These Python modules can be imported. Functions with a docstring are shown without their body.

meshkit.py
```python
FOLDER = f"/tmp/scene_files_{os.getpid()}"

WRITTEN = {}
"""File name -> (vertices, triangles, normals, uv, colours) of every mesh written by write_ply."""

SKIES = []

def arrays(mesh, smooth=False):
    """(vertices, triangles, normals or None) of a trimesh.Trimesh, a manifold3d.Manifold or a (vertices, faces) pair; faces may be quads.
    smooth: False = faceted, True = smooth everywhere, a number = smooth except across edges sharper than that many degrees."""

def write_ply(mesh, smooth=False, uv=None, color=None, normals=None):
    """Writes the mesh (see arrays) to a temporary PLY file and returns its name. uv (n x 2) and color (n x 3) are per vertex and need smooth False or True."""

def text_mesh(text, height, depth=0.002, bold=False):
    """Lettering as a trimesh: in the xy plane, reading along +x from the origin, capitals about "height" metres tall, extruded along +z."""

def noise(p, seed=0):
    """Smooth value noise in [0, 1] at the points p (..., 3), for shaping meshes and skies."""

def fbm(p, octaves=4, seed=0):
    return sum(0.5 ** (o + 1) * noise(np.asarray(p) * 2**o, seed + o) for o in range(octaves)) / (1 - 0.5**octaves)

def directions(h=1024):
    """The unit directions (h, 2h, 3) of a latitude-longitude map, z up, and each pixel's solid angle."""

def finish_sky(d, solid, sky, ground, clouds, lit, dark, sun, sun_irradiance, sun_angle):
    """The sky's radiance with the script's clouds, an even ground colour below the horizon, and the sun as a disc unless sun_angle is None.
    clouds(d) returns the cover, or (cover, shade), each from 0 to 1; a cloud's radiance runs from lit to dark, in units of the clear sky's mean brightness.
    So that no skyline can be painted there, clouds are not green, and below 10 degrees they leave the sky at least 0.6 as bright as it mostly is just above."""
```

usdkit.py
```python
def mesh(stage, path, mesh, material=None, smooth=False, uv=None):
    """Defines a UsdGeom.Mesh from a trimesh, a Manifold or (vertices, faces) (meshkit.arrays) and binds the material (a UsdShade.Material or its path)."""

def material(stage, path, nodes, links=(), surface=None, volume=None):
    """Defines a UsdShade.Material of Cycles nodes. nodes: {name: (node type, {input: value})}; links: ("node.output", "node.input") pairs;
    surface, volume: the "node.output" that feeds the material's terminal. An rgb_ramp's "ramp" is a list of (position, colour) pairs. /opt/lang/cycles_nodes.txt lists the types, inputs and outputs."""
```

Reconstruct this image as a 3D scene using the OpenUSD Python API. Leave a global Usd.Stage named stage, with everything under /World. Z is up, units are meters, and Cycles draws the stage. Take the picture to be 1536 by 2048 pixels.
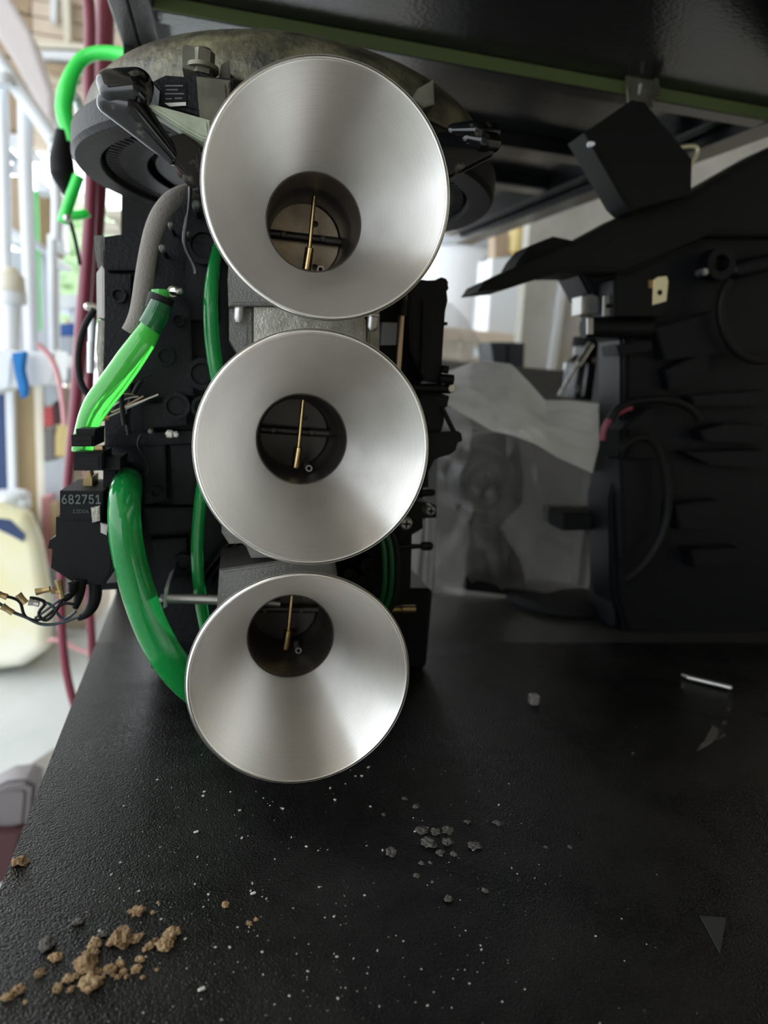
import math, random
import numpy as np, trimesh, manifold3d as m3
from scipy.interpolate import CubicSpline
from shapely.geometry import Polygon
from pxr import Usd, UsdGeom, UsdLux, UsdShade, Gf, Sdf
import usdkit, meshkit
stage = Usd.Stage.CreateInMemory()
UsdGeom.SetStageUpAxis(stage, 'Z'); UsdGeom.SetStageMetersPerUnit(stage, 1.0)
UsdGeom.Xform.Define(stage, '/World'); UsdGeom.Scope.Define(stage, '/World/Looks')
rng = random.Random(7)

# ------------------------------------------------------------------ camera, sky, exposure
CZ = 0.72                       # lens height above the floor
YAW, PITCH, ROLL, FPX = math.radians(12.38), math.radians(-9.46), math.radians(4.36), 1425.0
F_ = np.array([math.sin(YAW) * math.cos(PITCH), math.cos(YAW) * math.cos(PITCH), math.sin(PITCH)])
_r = np.cross(F_, [0, 0, 1]); _r /= np.linalg.norm(_r); _u = np.cross(_r, F_)
R_ = math.cos(ROLL) * _r + math.sin(ROLL) * _u
U_ = -math.sin(ROLL) * _r + math.cos(ROLL) * _u
cam = UsdGeom.Camera.Define(stage, '/World/camera')
FL = 6.4
cam.CreateFocalLengthAttr(FL); cam.CreateHorizontalApertureAttr(FL * 1536 / FPX)
cam.CreateFStopAttr(1.9); cam.CreateFocusDistanceAttr(0.335); cam.CreateClippingRangeAttr(Gf.Vec2f(0.01, 500))
mt = Gf.Matrix4d(*R_, 0, *U_, 0, *(-F_), 0, 0, 0, CZ, 1)
cam.AddTransformOp().Set(mt)
cam.CreateExposureAttr(-1.0)
dome = UsdLux.DomeLight.Define(stage, '/World/sky')
dome.CreateIntensityAttr(2.75); dome.CreateColorAttr(Gf.Vec3f(0.90, 0.96, 1.0))

# ------------------------------------------------------------------ measuring helpers (camera at the origin, CZ above the floor)
def ray(px, py): return F_ + R_ * (px - 768) / FPX + U_ * (1024 - py) / FPX
def P(px, py, y):
    d = ray(px, py); return d * (y / d[1]) + np.array([0, 0, CZ])
def PZ(px, py, z):
    d = ray(px, py); return d * ((z - CZ) / d[2]) + np.array([0, 0, CZ])
TZ = CZ - 0.21                  # bench top
SZ = CZ + 0.28                  # underside of the shelf overhead
def S(px, y): return px * y / FPX

# ------------------------------------------------------------------ scene helpers
used = {}
def numbered(parent, name):
    k = (parent, name); n = used.get(k, 0); used[k] = n + 1
    return name if n == 0 else f'{name}_{n:03d}'
def keys(p, label=None, cat=None, group=None, kind=None):
    for k, v in (('label', label), ('category', cat), ('group', group), ('kind', kind)):
        if v: p.SetCustomDataByKey(k, v)
class Node:
    def __init__(s, path, loc): s.path, s.loc = path, np.asarray(loc, float)
def thing(name, label, cat, loc, group=None):
    path = '/World/' + numbered('', name)
    x = UsdGeom.Xform.Define(stage, path); x.AddTranslateOp().Set(Gf.Vec3d(*map(float, loc)))
    keys(x.GetPrim(), label, cat, group)
    return Node(path, loc)
def _tm(mesh):
    if hasattr(mesh, 'to_mesh'):
        m = mesh.to_mesh(); return trimesh.Trimesh(m.vert_properties[:, :3], m.tri_verts, process=False)
    if isinstance(mesh, (list, tuple)): return trimesh.util.concatenate([_tm(m) for m in mesh])
    return mesh.copy()
def part(par, name, mesh, mat, label=None, kind=None, smooth=35):
    m = _tm(mesh); m.apply_translation(-par.loc)
    path = par.path + '/' + numbered(par.path, name)
    g = usdkit.mesh(stage, path, m, M[mat], smooth=smooth)
    keys(g.GetPrim(), label, None, None, kind)
    return Node(path, par.loc)
def solo(name, mesh, mat, label, cat, group=None, kind=None, smooth=35):
    m = _tm(mesh); b = m.bounds
    loc = np.array([(b[0, 0] + b[1, 0]) / 2, (b[0, 1] + b[1, 1]) / 2, b[0, 2]])
    m.apply_translation(-loc)
    path = '/World/' + numbered('', name)
    g = usdkit.mesh(stage, path, m, M[mat], smooth=smooth)
    UsdGeom.Xformable(g).AddTranslateOp().Set(Gf.Vec3d(*map(float, loc)))
    keys(g.GetPrim(), label, cat, group, kind)
    return Node(path, loc)
def struct(name, mesh, mat, smooth=35):
    return solo(name, mesh, mat, None, None, None, 'structure', smooth)

# ------------------------------------------------------------------ shapes
def poly_y(pts2, y0, y1):
    """prism over an outline in the x-z plane, from y0 to y1"""
    pg = Polygon(pts2).buffer(0)
    if pg.geom_type != 'Polygon': pg = max(pg.geoms, key=lambda g: g.area)
    m = trimesh.creation.extrude_polygon(pg, abs(y1 - y0), engine='earcut')
    v = m.vertices.copy(); m.vertices = np.stack([v[:, 0], max(y0, y1) - v[:, 2], v[:, 1]], 1)
    return m
def prism(px, y, t, bev=0.0):
    """a slab whose front outline is measured at distance y, t thick going away; bev rounds its front edge"""
    q = [P(a, b, y) for a, b in px]; p2 = [(p[0], p[2]) for p in q]
    if bev <= 0: return poly_y(p2, y, y + t)
    pg = Polygon(p2).buffer(0); inn = pg.buffer(-bev).simplify(bev * .1)
    if inn.is_empty or inn.geom_type != 'Polygon': return poly_y(p2, y, y + t)
    cs = m3.CrossSection([np.array(pg.exterior.coords)[:-1]], m3.FillRule.NonZero)
    ci = m3.CrossSection([np.array(inn.exterior.coords)[:-1]], m3.FillRule.NonZero)
    cm = m3.CrossSection([np.array(pg.buffer(-bev * .3).exterior.coords)[:-1]], m3.FillRule.NonZero)
    body = cs.extrude(t - bev) + cm.extrude(t - bev * .3) + ci.extrude(t)
    mm = body.to_mesh(); v = mm.vert_properties[:, :3]
    return trimesh.Trimesh(np.stack([v[:, 0], y + t - v[:, 2], v[:, 1]], 1), mm.tri_verts, process=False)
def rect(x0, y0, x1, y1): return [(x0, y0), (x1, y0), (x1, y1), (x0, y1)]
def box(lo, hi, bev=0.0):
    lo, hi = np.minimum(lo, hi).astype(float), np.maximum(lo, hi).astype(float)
    if bev <= 0:
        m = trimesh.creation.box(hi - lo); m.apply_translation((lo + hi) / 2); return m
    b = min(bev, (hi - lo).min() * .45); pts = []
    for a in range(3):
        l, h = lo + b, hi - b; l = l.copy(); h = h.copy(); l[a] = lo[a]; h[a] = hi[a]
        pts += [(x, yy, z) for x in (l[0], h[0]) for yy in (l[1], h[1]) for z in (l[2], h[2])]
    return trimesh.convex.convex_hull(np.array(pts))
def orient(m, axis):
    axis = np.asarray(axis, float); axis /= np.linalg.norm(axis)
    m.apply_transform(trimesh.geometry.align_vectors([0, 0, 1], axis)); return m
def lathe(prof, c=(0, 0, 0), axis=(0, 0, 1), n=48):
    """prof: (radius, height) pairs"""
    prof = np.array(prof, float); a = np.linspace(0, 2 * np.pi, n, endpoint=False)
    v = np.stack([prof[:, None, 0] * np.cos(a), prof[:, None, 0] * np.sin(a), np.repeat(prof[:, 1:2], n, 1)], -1).reshape(-1, 3)
    f = []
    k = len(prof)
    i = np.arange(n); j = (i + 1) % n
    for s in range(k - 1):
        f += [np.stack([s * n + i, s * n + j, (s + 1) * n + j], 1), np.stack([s * n + i, (s + 1) * n + j, (s + 1) * n + i], 1)]
    m = trimesh.Trimesh(v, np.vstack(f), process=False)
    if tuple(axis) == (0, 1, 0):
        w = m.vertices.copy(); m.vertices = np.stack([w[:, 0], w[:, 2], w[:, 1]], 1); m.invert()
    elif tuple(axis) != (0, 0, 1): orient(m, axis)
    m.apply_translation(c); return m
def cyl(a, b, r, n=24, bev=0.0):
    a, b = np.asarray(a, float), np.asarray(b, float); h = np.linalg.norm(b - a)
    bv = min(bev, r * .5, h * .45)
    pr = [(1e-5, 0), (r - bv, 0), (r, bv), (r, h - bv), (r - bv, h), (1e-5, h)] if bv > 0 else [(1e-5, 0), (r, 0), (r, h), (1e-5, h)]
    return lathe(pr, a, b - a, n) if np.linalg.norm(np.cross(b - a, [0, 0, 1])) > 1e-9 or b[2] < a[2] else lathe(pr, a, (0, 0, 1), n)
def spline(pts, k=10):
    pts = np.array(pts, float)
    if len(pts) < 3: return np.linspace(pts[0], pts[1], 3)
    t = np.r_[0, np.cumsum(np.linalg.norm(np.diff(pts, axis=0), axis=1))]
    return CubicSpline(t, pts)(np.linspace(0, t[-1], k * (len(pts) - 1) + 1))
def tube(pts, r, n=14, k=10, r_in=None, smooth=True):
    c = spline(pts, k) if smooth else np.array(pts, float)
    T = np.gradient(c, axis=0); T /= np.linalg.norm(T, axis=1, keepdims=True)
    u = np.cross(T[0], [0.3, 0.2, 0.93]); u /= np.linalg.norm(u); a = np.linspace(0, 2 * np.pi, n, endpoint=False); rings = []
    rr = np.full(len(c), r) if np.ndim(r) == 0 else np.interp(np.linspace(0, 1, len(c)), np.linspace(0, 1, len(r)), r)
    us = []
    for i in range(len(c)):
        u = u - T[i] * (u @ T[i]); u /= np.linalg.norm(u); us.append(u)
        w = np.cross(T[i], u)
        rings.append(c[i] + rr[i] * (np.cos(a)[:, None] * u + np.sin(a)[:, None] * w))
    v = np.vstack(rings); f = []
    i = np.arange(n); j = (i + 1) % n
    for s in range(len(c) - 1):
        f += [np.stack([s * n + i, s * n + j, (s + 1) * n + j], 1), np.stack([s * n + i, (s + 1) * n + j, (s + 1) * n + i], 1)]
    nv = len(v); v = np.vstack([v, c[0], c[-1]])
    f += [np.stack([j, i, np.full(n, nv)], 1), np.stack([(len(c) - 1) * n + i, (len(c) - 1) * n + j, np.full(n, nv + 1)], 1)]
    return trimesh.Trimesh(v, np.vstack(f), process=False)
def ptube(pts, y, rpx, **kw):
    """tube through measured points; a point may bring its own distance"""
    q = [P(p[0], p[1], p[2] if len(p) > 2 else y) for p in pts]
    r = S(rpx, y) if np.ndim(rpx) == 0 else [S(a, y) for a in rpx]
    return tube(q, r, **kw)
def blob(c, r, amp, seed, flat=(1, 1, 1), sub=2, freq=1.6):
    m = trimesh.creation.icosphere(sub, 1.0); v = m.vertices
    d = (meshkit.fbm(v * freq + seed * 7.3, 3, seed) - .5) * 2
    m.vertices = v * (1 + amp * d[:, None]) * r * np.array(flat) + c; return m
def hull(spheres, n=2):
    pts = []
    for c, r in spheres:
        s = trimesh.creation.icosphere(n, r); pts.append(s.vertices + np.array(c))
    return trimesh.convex.convex_hull(np.vstack(pts))
def film(top, bot, hfun, n=28, m=22):
    """a crumpled film lying over the bench: outline measured on the bench top, hfun(u, v) its height above it"""
    v = []
    for k in range(m):
        w = k / (m - 1)
        for i in range(n):
            u = i / (n - 1); a = np.array([np.interp(u, np.linspace(0, 1, len(top)), [p[j] for p in top]) for j in (0, 1)]); b = np.array([np.interp(u, np.linspace(0, 1, len(bot)), [p[j] for p in bot]) for j in (0, 1)])
            q = a * (1 - w) + b * w; g = PZ(q[0], q[1], TZ); g[2] = TZ + hfun(u, w); v.append(g)
    f = [x for k in range(m - 1) for i in range(n - 1) for x in ((k * n + i, k * n + i + n + 1, k * n + i + n), (k * n + i, k * n + i + 1, k * n + i + n + 1))]
    m_ = trimesh.Trimesh(np.array(v), np.array(f), process=False)
    if m_.face_normals[:, 2].mean() < 0: m_.invert()
    return m_
def hexhead(c, axis, r, h, turn=0.0):
    m = trimesh.creation.cylinder(r, h, sections=6); m.apply_transform(trimesh.transformations.rotation_matrix(turn, [0, 0, 1]))
    b = lathe([(1e-5, h * .5), (r * .8, h * .5), (r * .62, h * .62), (1e-5, h * .62)], n=20)
    m = trimesh.util.concatenate([m, b]); orient(m, axis); m.apply_translation(c); return m
def sheet(top, bot, yfun, n=28, m=28, thick=0.0006):
    """a crumpled film between a top and a bottom line of measured points; yfun(u, v) gives the distance"""
    def line(pts, t):
        pts = np.array(pts, float); s = np.r_[0, np.cumsum(np.linalg.norm(np.diff(pts, axis=0), axis=1))]; s /= s[-1]
        return np.stack([np.interp(t, s, pts[:, 0]), np.interp(t, s, pts[:, 1])], 1)
    u = np.linspace(0, 1, n); a, b = line(top, u), line(bot, u); v = []
    for k in range(m):
        w = k / (m - 1)
        for i in range(n):
            q = a[i] * (1 - w) + b[i] * w; v.append(P(q[0], q[1], yfun(u[i], w)))
    f = []
    for k in range(m - 1):
        for i in range(n - 1):
            o = k * n + i; f += [(o, o + n, o + n + 1), (o, o + n + 1, o + 1)]
    return trimesh.Trimesh(np.array(v), np.array(f), process=False)

# ------------------------------------------------------------------ materials
M = {}
def mat(name, color, rough=.5, metal=0., noise=None, bump=None, **kw):
    """noise: (scale, other colour, low, high) mottles the base; bump: (scale, distance)"""
    n = {'p': ('principled_bsdf', {'base_color': color, 'roughness': rough, 'metallic': metal, **kw}), 'tc': ('texture_coordinate', {})}
    l = []
    if noise:
        n['nz'] = ('noise_texture', {'scale': noise[0], 'detail': 5.0, 'roughness': .6}); l.append(('tc.object', 'nz.vector'))
        n['rp'] = ('rgb_ramp', {'ramp': [(noise[2], color), (noise[3], noise[1])]}); l += [('nz.fac', 'rp.fac'), ('rp.color', 'p.base_color')]
    if bump:
        n['bz'] = ('noise_texture', {'scale': bump[0], 'detail': 2.0}); n['b'] = ('bump', {'distance': bump[1], 'strength': 1.0})
        l += [('tc.object', 'bz.vector'), ('bz.fac', 'b.height'), ('b.normal', 'p.normal')]
    M[name] = usdkit.material(stage, '/World/Looks/' + name, n, l, surface='p.BSDF')
# turned aluminium: grooves run round the axis (local y), so highlights streak along the bell
M['spun_aluminium'] = usdkit.material(stage, '/World/Looks/spun_aluminium', {
    'tc': ('texture_coordinate', {}), 'sx': ('separate_xyz', {}), 'rad': ('combine_xyz', {'y': 0.0}), 'rl': ('vector_math', {'math_type': 'length'}),
    'cx': ('combine_xyz', {'z': 0.0}), 'yy': ('math', {'math_type': 'multiply', 'value2': .7}), 'ad': ('math', {'math_type': 'add'}),
    'gn': ('noise_texture', {'dimensions': '1D', 'scale': 5200.0, 'detail': 3.0, 'roughness': .7}),
    'bp': ('bump', {'distance': .000008, 'strength': .3}),
    'tg': ('vector_math', {'math_type': 'cross_product', 'vector1': (0, 1, 0)}),
    'mm': ('noise_texture', {'scale': 38.0, 'detail': 5.0, 'roughness': .65}), 'rr': ('map_range', {'from_min': .3, 'from_max': .75, 'to_min': .35, 'to_max': .40}),
    'sc': ('noise_texture', {'scale': 260.0, 'detail': 2.0}), 'cr': ('rgb_ramp', {'ramp': [(.0, (.775, .755, .725)), (.76, (.765, .745, .715)), (.82, (.62, .60, .57))]}), 'gm': ('mix', {'mix_type': 'multiply', 'fac': 1.0}), 'gr': ('rgb_ramp', {'ramp': [(.3, (.92, .92, .92)), (.7, (1, 1, 1))]}),
    'p': ('principled_bsdf', {'metallic': 1.0, 'anisotropic': .96, 'anisotropic_rotation': .25})},
    [('tc.object', 'sx.vector'), ('sx.x', 'rad.x'), ('sx.z', 'rad.z'), ('rad.vector', 'rl.vector1'), ('sx.y', 'yy.value1'), ('rl.value', 'ad.value1'), ('yy.value', 'ad.value2'),
     ('ad.value', 'gn.w'), ('gn.fac', 'bp.height'), ('bp.normal', 'p.normal'), ('rad.vector', 'tg.vector2'), ('tg.vector', 'p.tangent'),
     ('tc.object', 'mm.vector'), ('mm.fac', 'rr.value'), ('rr.result', 'p.roughness'), ('tc.object', 'sc.vector'), ('sc.fac', 'cr.fac'), ('cr.color', 'gm.color1'), ('gn.fac', 'gr.fac'), ('gr.color', 'gm.color2'), ('gm.color', 'p.base_color')], surface='p.BSDF')
mat('rim_aluminium', (.80, .79, .77), .30, 1.0)
mat('throat_metal', (.30, .28, .25), .28, 1.0)
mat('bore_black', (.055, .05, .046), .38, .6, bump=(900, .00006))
mat('brass', (.72, .52, .25), .25, 1.0)
mat('brass_dull', (.30, .22, .11), .45, 1.0)
mat('wire_teal', (.008, .02, .026), .4)
mat('crate_dark', (.022, .026, .036), .6)
mat('gold_lit_plate', (.33, .27, .2), .42, 1.0, noise=(60, (.2, .165, .13), .35, .65))  # golden reflected light painted into the top throttle plate
mat('engine_black', (.0042, .0046, .0062), .42, bump=(500, .00025), specular_ior_level=.16)
mat('gloss_black', (.004, .004, .0045), .10, specular_ior_level=.4, noise=(70, (.07, .065, .05), .58, .68))
mat('rubber_black', (.0048, .0048, .005), .55, specular_ior_level=.16)
mat('plastic_black', (.0045, .0045, .0055), .5, bump=(700, .0001), specular_ior_level=.16)
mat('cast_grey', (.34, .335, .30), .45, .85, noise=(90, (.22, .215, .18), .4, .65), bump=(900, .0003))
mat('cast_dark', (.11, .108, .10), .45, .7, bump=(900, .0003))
mat('cover_olive', (.028, .026, .018), .5, .1, noise=(34, (.17, .155, .085), .40, .68), bump=(260, .0008))
mat('cover_dark', (.009, .009, .010), .5, bump=(400, .0004), specular_ior_level=.16)
mat('bracket_grey', (.13, .125, .09), .5, .4, noise=(60, (.07, .066, .05), .4, .7))
mat('bracket_pale', (.30, .33, .25), .5, .2, noise=(50, (.16, .18, .12), .45, .7))
mat('steel', (.62, .61, .58), .25, 1.0)
mat('steel_dull', (.38, .37, .36), .4, .9)
mat('copper', (.42, .30, .22), .35, 1.0)
mat('hose_grey', (.16, .145, .13), .85, bump=(900, .0006))
mat('relay_black', (.0048, .0048, .0055), .6, specular_ior_level=.16)
mat('print_grey', (.065, .085, .085), .6)
mat('label_white', (.55, .55, .52), .6)
mat('rust', (.35, .16, .06), .7)
mat('maroon', (.17, .022, .045), .4)
mat('green_bright', (.02, .62, .07), .3, subsurface_weight=.0)
mat('white_paint', (.72, .75, .80), .45)
mat('cream_paint', (.70, .66, .56), .5)
mat('weatherboard', (.66, .56, .46), .6, noise=(6, (.58, .48, .38), .3, .7))
mat('brown_board', (.42, .31, .21), .6, noise=(6, (.33, .24, .16), .3, .7))
mat('concrete_floor', (.50, .53, .53), .6, noise=(4, (.60, .62, .62), .35, .65))
mat('wall_cream', (.36, .32, .25), .7)
mat('cement_board', (.30, .29, .26), .8, noise=(7, (.40, .39, .36), .35, .68), bump=(60, .002))
mat('pale_metal', (.55, .57, .60), .4, .3)
mat('cardboard', (.36, .27, .15), .75)
mat('blue_plastic', (.02, .09, .34), .45)
mat('blue_cloth', (.02, .20, .55), .8)
mat('navy', (.02, .045, .13), .6)
mat('white_plastic', (.75, .78, .82), .35)
mat('print_dim', (.10, .10, .11), .6)
mat('pale_grey', (.42, .45, .50), .5)
mat('cream_jug', (.78, .73, .46), .4, noise=(3, (.83, .82, .72), .4, .6))
mat('yellow_plastic', (.62, .48, .20), .5)
mat('pink_hose', (.62, .30, .33), .5)
mat('red_plastic', (.45, .05, .06), .5)
mat('foliage', (.42, .60, .36), .7)
mat('wood_grey', (.19, .18, .165), .75, noise=(20, (.26, .25, .22), .4, .6))
mat('bin_grey', (.14, .125, .13), .5)
mat('dark_maroon', (.05, .012, .016), .6)
mat('shelf_black', (.006, .0065, .0075), .17, bump=(300, .0002))
mat('reflected_green', (.085, .11, .04), .4)  # reflected green light painted in as the beam colour
mat('plate_black', (.006, .006, .0057), .6, specular_ior_level=.16)
mat('clay', (.23, .145, .07), .85, noise=(300, (.11, .07, .033), .35, .7), bump=(900, .0008))
mat('clay_pale', (.29, .195, .10), .85, noise=(300, (.16, .105, .052), .35, .7), bump=(900, .0008))
mat('grit_grey', (.075, .07, .062), .85, noise=(300, (.04, .038, .034), .35, .7), bump=(900, .0008))
mat('speck', (.40, .39, .36), .8)
M['added_lamp_glow'] = usdkit.material(stage, '/World/Looks/added_lamp_glow', {'e': ('emission', {'color': (1.0, .93, .8), 'strength': 8.0})}, [], surface='e.emission')
mat('pink_white', (.62, .57, .58), .5)
mat('deck_grey', (.022, .0215, .02), .36, bump=(900, .0003))  # even grey for the rear deck, paler than the front panel
mat('cabinet_dark', (.03, .029, .028), .6)
mat('added_box_grey', (.045, .043, .041), .6)
mat('beam_grain', (.05, .05, .05), .28, bump=(700, .0012))
mat('scrap_dark', (.014, .0145, .0145), .7)
mat('film', (.55, .55, .55), .35)
mat('fabric_dark', (.008, .008, .009), .8, specular_ior_level=.16)
mat('gold_clip', (.75, .68, .45), .35, .6)
# powder-coated bench top: orange-peel grain, dust smears
M['bench_black'] = usdkit.material(stage, '/World/Looks/bench_black', {
    'tc': ('texture_coordinate', {}), 'v': ('noise_texture', {'scale': 1250.0, 'detail': 1.5, 'roughness': .4}), 'b': ('bump', {'distance': .0007, 'strength': .75}),
    'd': ('noise_texture', {'scale': 14.0, 'detail': 6.0, 'roughness': .65, 'distortion': .6}), 'dr': ('rgb_ramp', {'ramp': [(.42, (.0014, .0014, .0017)), (.74, (.0085, .0082, .008))]}),
    'rr': ('map_range', {'from_min': .35, 'from_max': .7, 'to_min': .26, 'to_max': .46}),
    'p': ('principled_bsdf', {'specular_ior_level': .34})},
    [('tc.object', 'v.vector'), ('v.fac', 'b.height'), ('b.normal', 'p.normal'), ('tc.object', 'd.vector'), ('d.fac', 'dr.fac'), ('dr.color', 'p.base_color'), ('d.fac', 'rr.value'), ('rr.result', 'p.roughness')], surface='p.BSDF')
# translucent green tubing
def hosemat(name, col, tr):
    M[name] = usdkit.material(stage, '/World/Looks/' + name, {'p': ('principled_bsdf', {'base_color': tr, 'roughness': .12, 'ior': 1.42, 'transmission_weight': .62})}, [], surface='p.BSDF'); return
    M[name] = usdkit.material(stage, '/World/Looks/' + name, {
        'p': ('principled_bsdf', {'base_color': col, 'roughness': .16, 'ior': 1.45}),
        't': ('translucent_bsdf', {'color': tr}), 'x': ('mix_closure', {'fac': .5})},
        [('p.BSDF', 'x.closure1'), ('t.BSDF', 'x.closure2')], surface='x.closure')
hosemat('green_hose', 0, (.014, .36, .075))
hosemat('green_hose_dark', 0, (.01, .16, .05))
hosemat('green_hose_bright', 0, (.09, .70, .09))
M['bag_film'] = usdkit.material(stage, '/World/Looks/bag_film', {
    'p': ('principled_bsdf', {'base_color': (.30, .29, .27), 'roughness': .2}), 't': ('translucent_bsdf', {'color': (.25, .24, .23)}), 'c': ('transparent_bsdf', {'color': (.95, .95, .95)}),
    'x': ('mix_closure', {'fac': .45}), 'y': ('mix_closure', {'fac': .66})},
    [('p.BSDF', 'x.closure1'), ('t.BSDF', 'x.closure2'), ('x.closure', 'y.closure1'), ('c.BSDF', 'y.closure2')], surface='y.closure')
M['bag_pale'] = usdkit.material(stage, '/World/Looks/bag_pale', {
    'p': ('principled_bsdf', {'base_color': (.60, .58, .54), 'roughness': .35}), 't': ('translucent_bsdf', {'color': (.5, .49, .46)}), 'x': ('mix_closure', {'fac': .4})},
    [('p.BSDF', 'x.closure1'), ('t.BSDF', 'x.closure2')], surface='x.closure')
M['clear_film'] = usdkit.material(stage, '/World/Looks/clear_film', {
    'g': ('glossy_bsdf', {'color': (.8, .8, .8), 'roughness': .12}), 'c': ('transparent_bsdf', {'color': (.97, .97, .97)}), 'y': ('mix_closure', {'fac': .06})},
    [('c.BSDF', 'y.closure1'), ('g.BSDF', 'y.closure2')], surface='y.closure')
# ------------------------------------------------------------------ the setting
struct('floor', box((-25, -20, -.1), (4, 25, 0)), 'concrete_floor')
wb = struct('wall_back', box((-2.6, 3.44, 1.62), (1.2, 3.5, 2.75)), 'weatherboard')
def in_y(px, py, y): q = P(px, py, y); return q[0], q[2]
for k in range(11):                                              # cream weatherboards under the roof, one by one
    z1 = 2.36 - k * .062
    part(wb, 'board', box((-.86, 3.415, z1 - .058), (-.42, 3.44, z1), .004), 'weatherboard')
for k in range(8):                                               # browner boards to the left of the upright batten
    z1 = 2.42 - k * .088
    b = box((-.46, -.012, -.04), (.0, .012, .04), .004)
    b.apply_transform(trimesh.transformations.rotation_matrix(.10, [0, 1, 0])); b.apply_translation((-.86, 3.425, z1))
    part(wb, 'board', b, 'brown_board')
def bprism(par, name, px, y, t, m, **kw): return part(par, name, prism(px, y, t, **kw), m)
tr = struct('trim_1', prism([(99, -20), (113, -20), (111, 42), (101, 42)], 3.36, .04), 'white_paint')
struct('trim_2', prism([(121, -20), (137, -20), (141, 80), (128, 95)], 3.34, .05), 'cream_paint')
struct('trim_3', prism([(66, 80), (170, 88), (175, 98), (68, 94)], 3.3, .05), 'cream_paint')
struct('trim_4', prism([(70, 100), (170, 104), (172, 120), (74, 114)], 3.3, .06), 'white_paint')
struct('shadow_strip_5', prism([(80, 124), (150, 130), (150, 150), (95, 140)], 3.32, .06), 'brown_board')  # brown strip stands in for the dark shadow below the pale beams
struct('trim_6', prism([(-40, -40), (-2, -40), (60, 62), (104, 190), (106, 246), (96, 246), (20, 110), (-40, 20)], 2.4, .1, bev=.01), 'pink_white')
ce = struct('ceiling', box((-2.2, -3.0, 2.72), (2.1, 3.6, 2.78)), 'brown_board')
for k in range(10):
    part(ce, 'plank', box((-2.2 + k * .43, -3.0, 2.70), (-2.2 + k * .43 + .41, 3.6, 2.72), .004), 'weatherboard')
wr = struct('wall_right', poly_y([in_y(1062, 420, 1.62), in_y(1700, 150, 1.62), in_y(1700, 760, 1.62), in_y(1036, 748, 1.62)], 1.62, 1.66), 'cement_board')
struct('trim_7', prism([(1125, 560), (1136, 560), (1110, 752), (1098, 752)], 1.60, .02), 'pale_metal')
struct('wall_side', box((2.0, -3, 0), (2.1, 3.6, 2.7)), 'wall_cream')
struct('wall_front', [box((-.9, -3.1, 0), (2.1, -3, 2.72)), box((-2.2, -3.1, 2.1), (-.9, -3, 2.72))], 'wall_cream')
struct('wall_north', box((.62, 3.44, 0), (2.1, 3.5, 1.62)), 'wall_cream')
for lx, ly, dx, dy in ((-.35, -2.3, .6, .0), (.75, -2.0, .0, .6), (-1.3, -1.6, .0, .6)):  # unseen tube lamps, added to put streaks on the bell mouths
    L = thing('added_lamp', 'unseen tube lamp added behind the viewer to streak the bell mouths', 'lamp', (lx, ly, 2.6), 'added streak lamps')
    part(L, 'housing', box((lx - dx - .05, ly - dy - .05, 2.63), (lx + dx + .05, ly + dy + .05, 2.70), .005), 'white_paint'); part(L, 'lamp_tube', cyl((lx - dx, ly - dy, 2.60), (lx + dx, ly + dy, 2.60), .02), 'added_lamp_glow')

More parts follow.
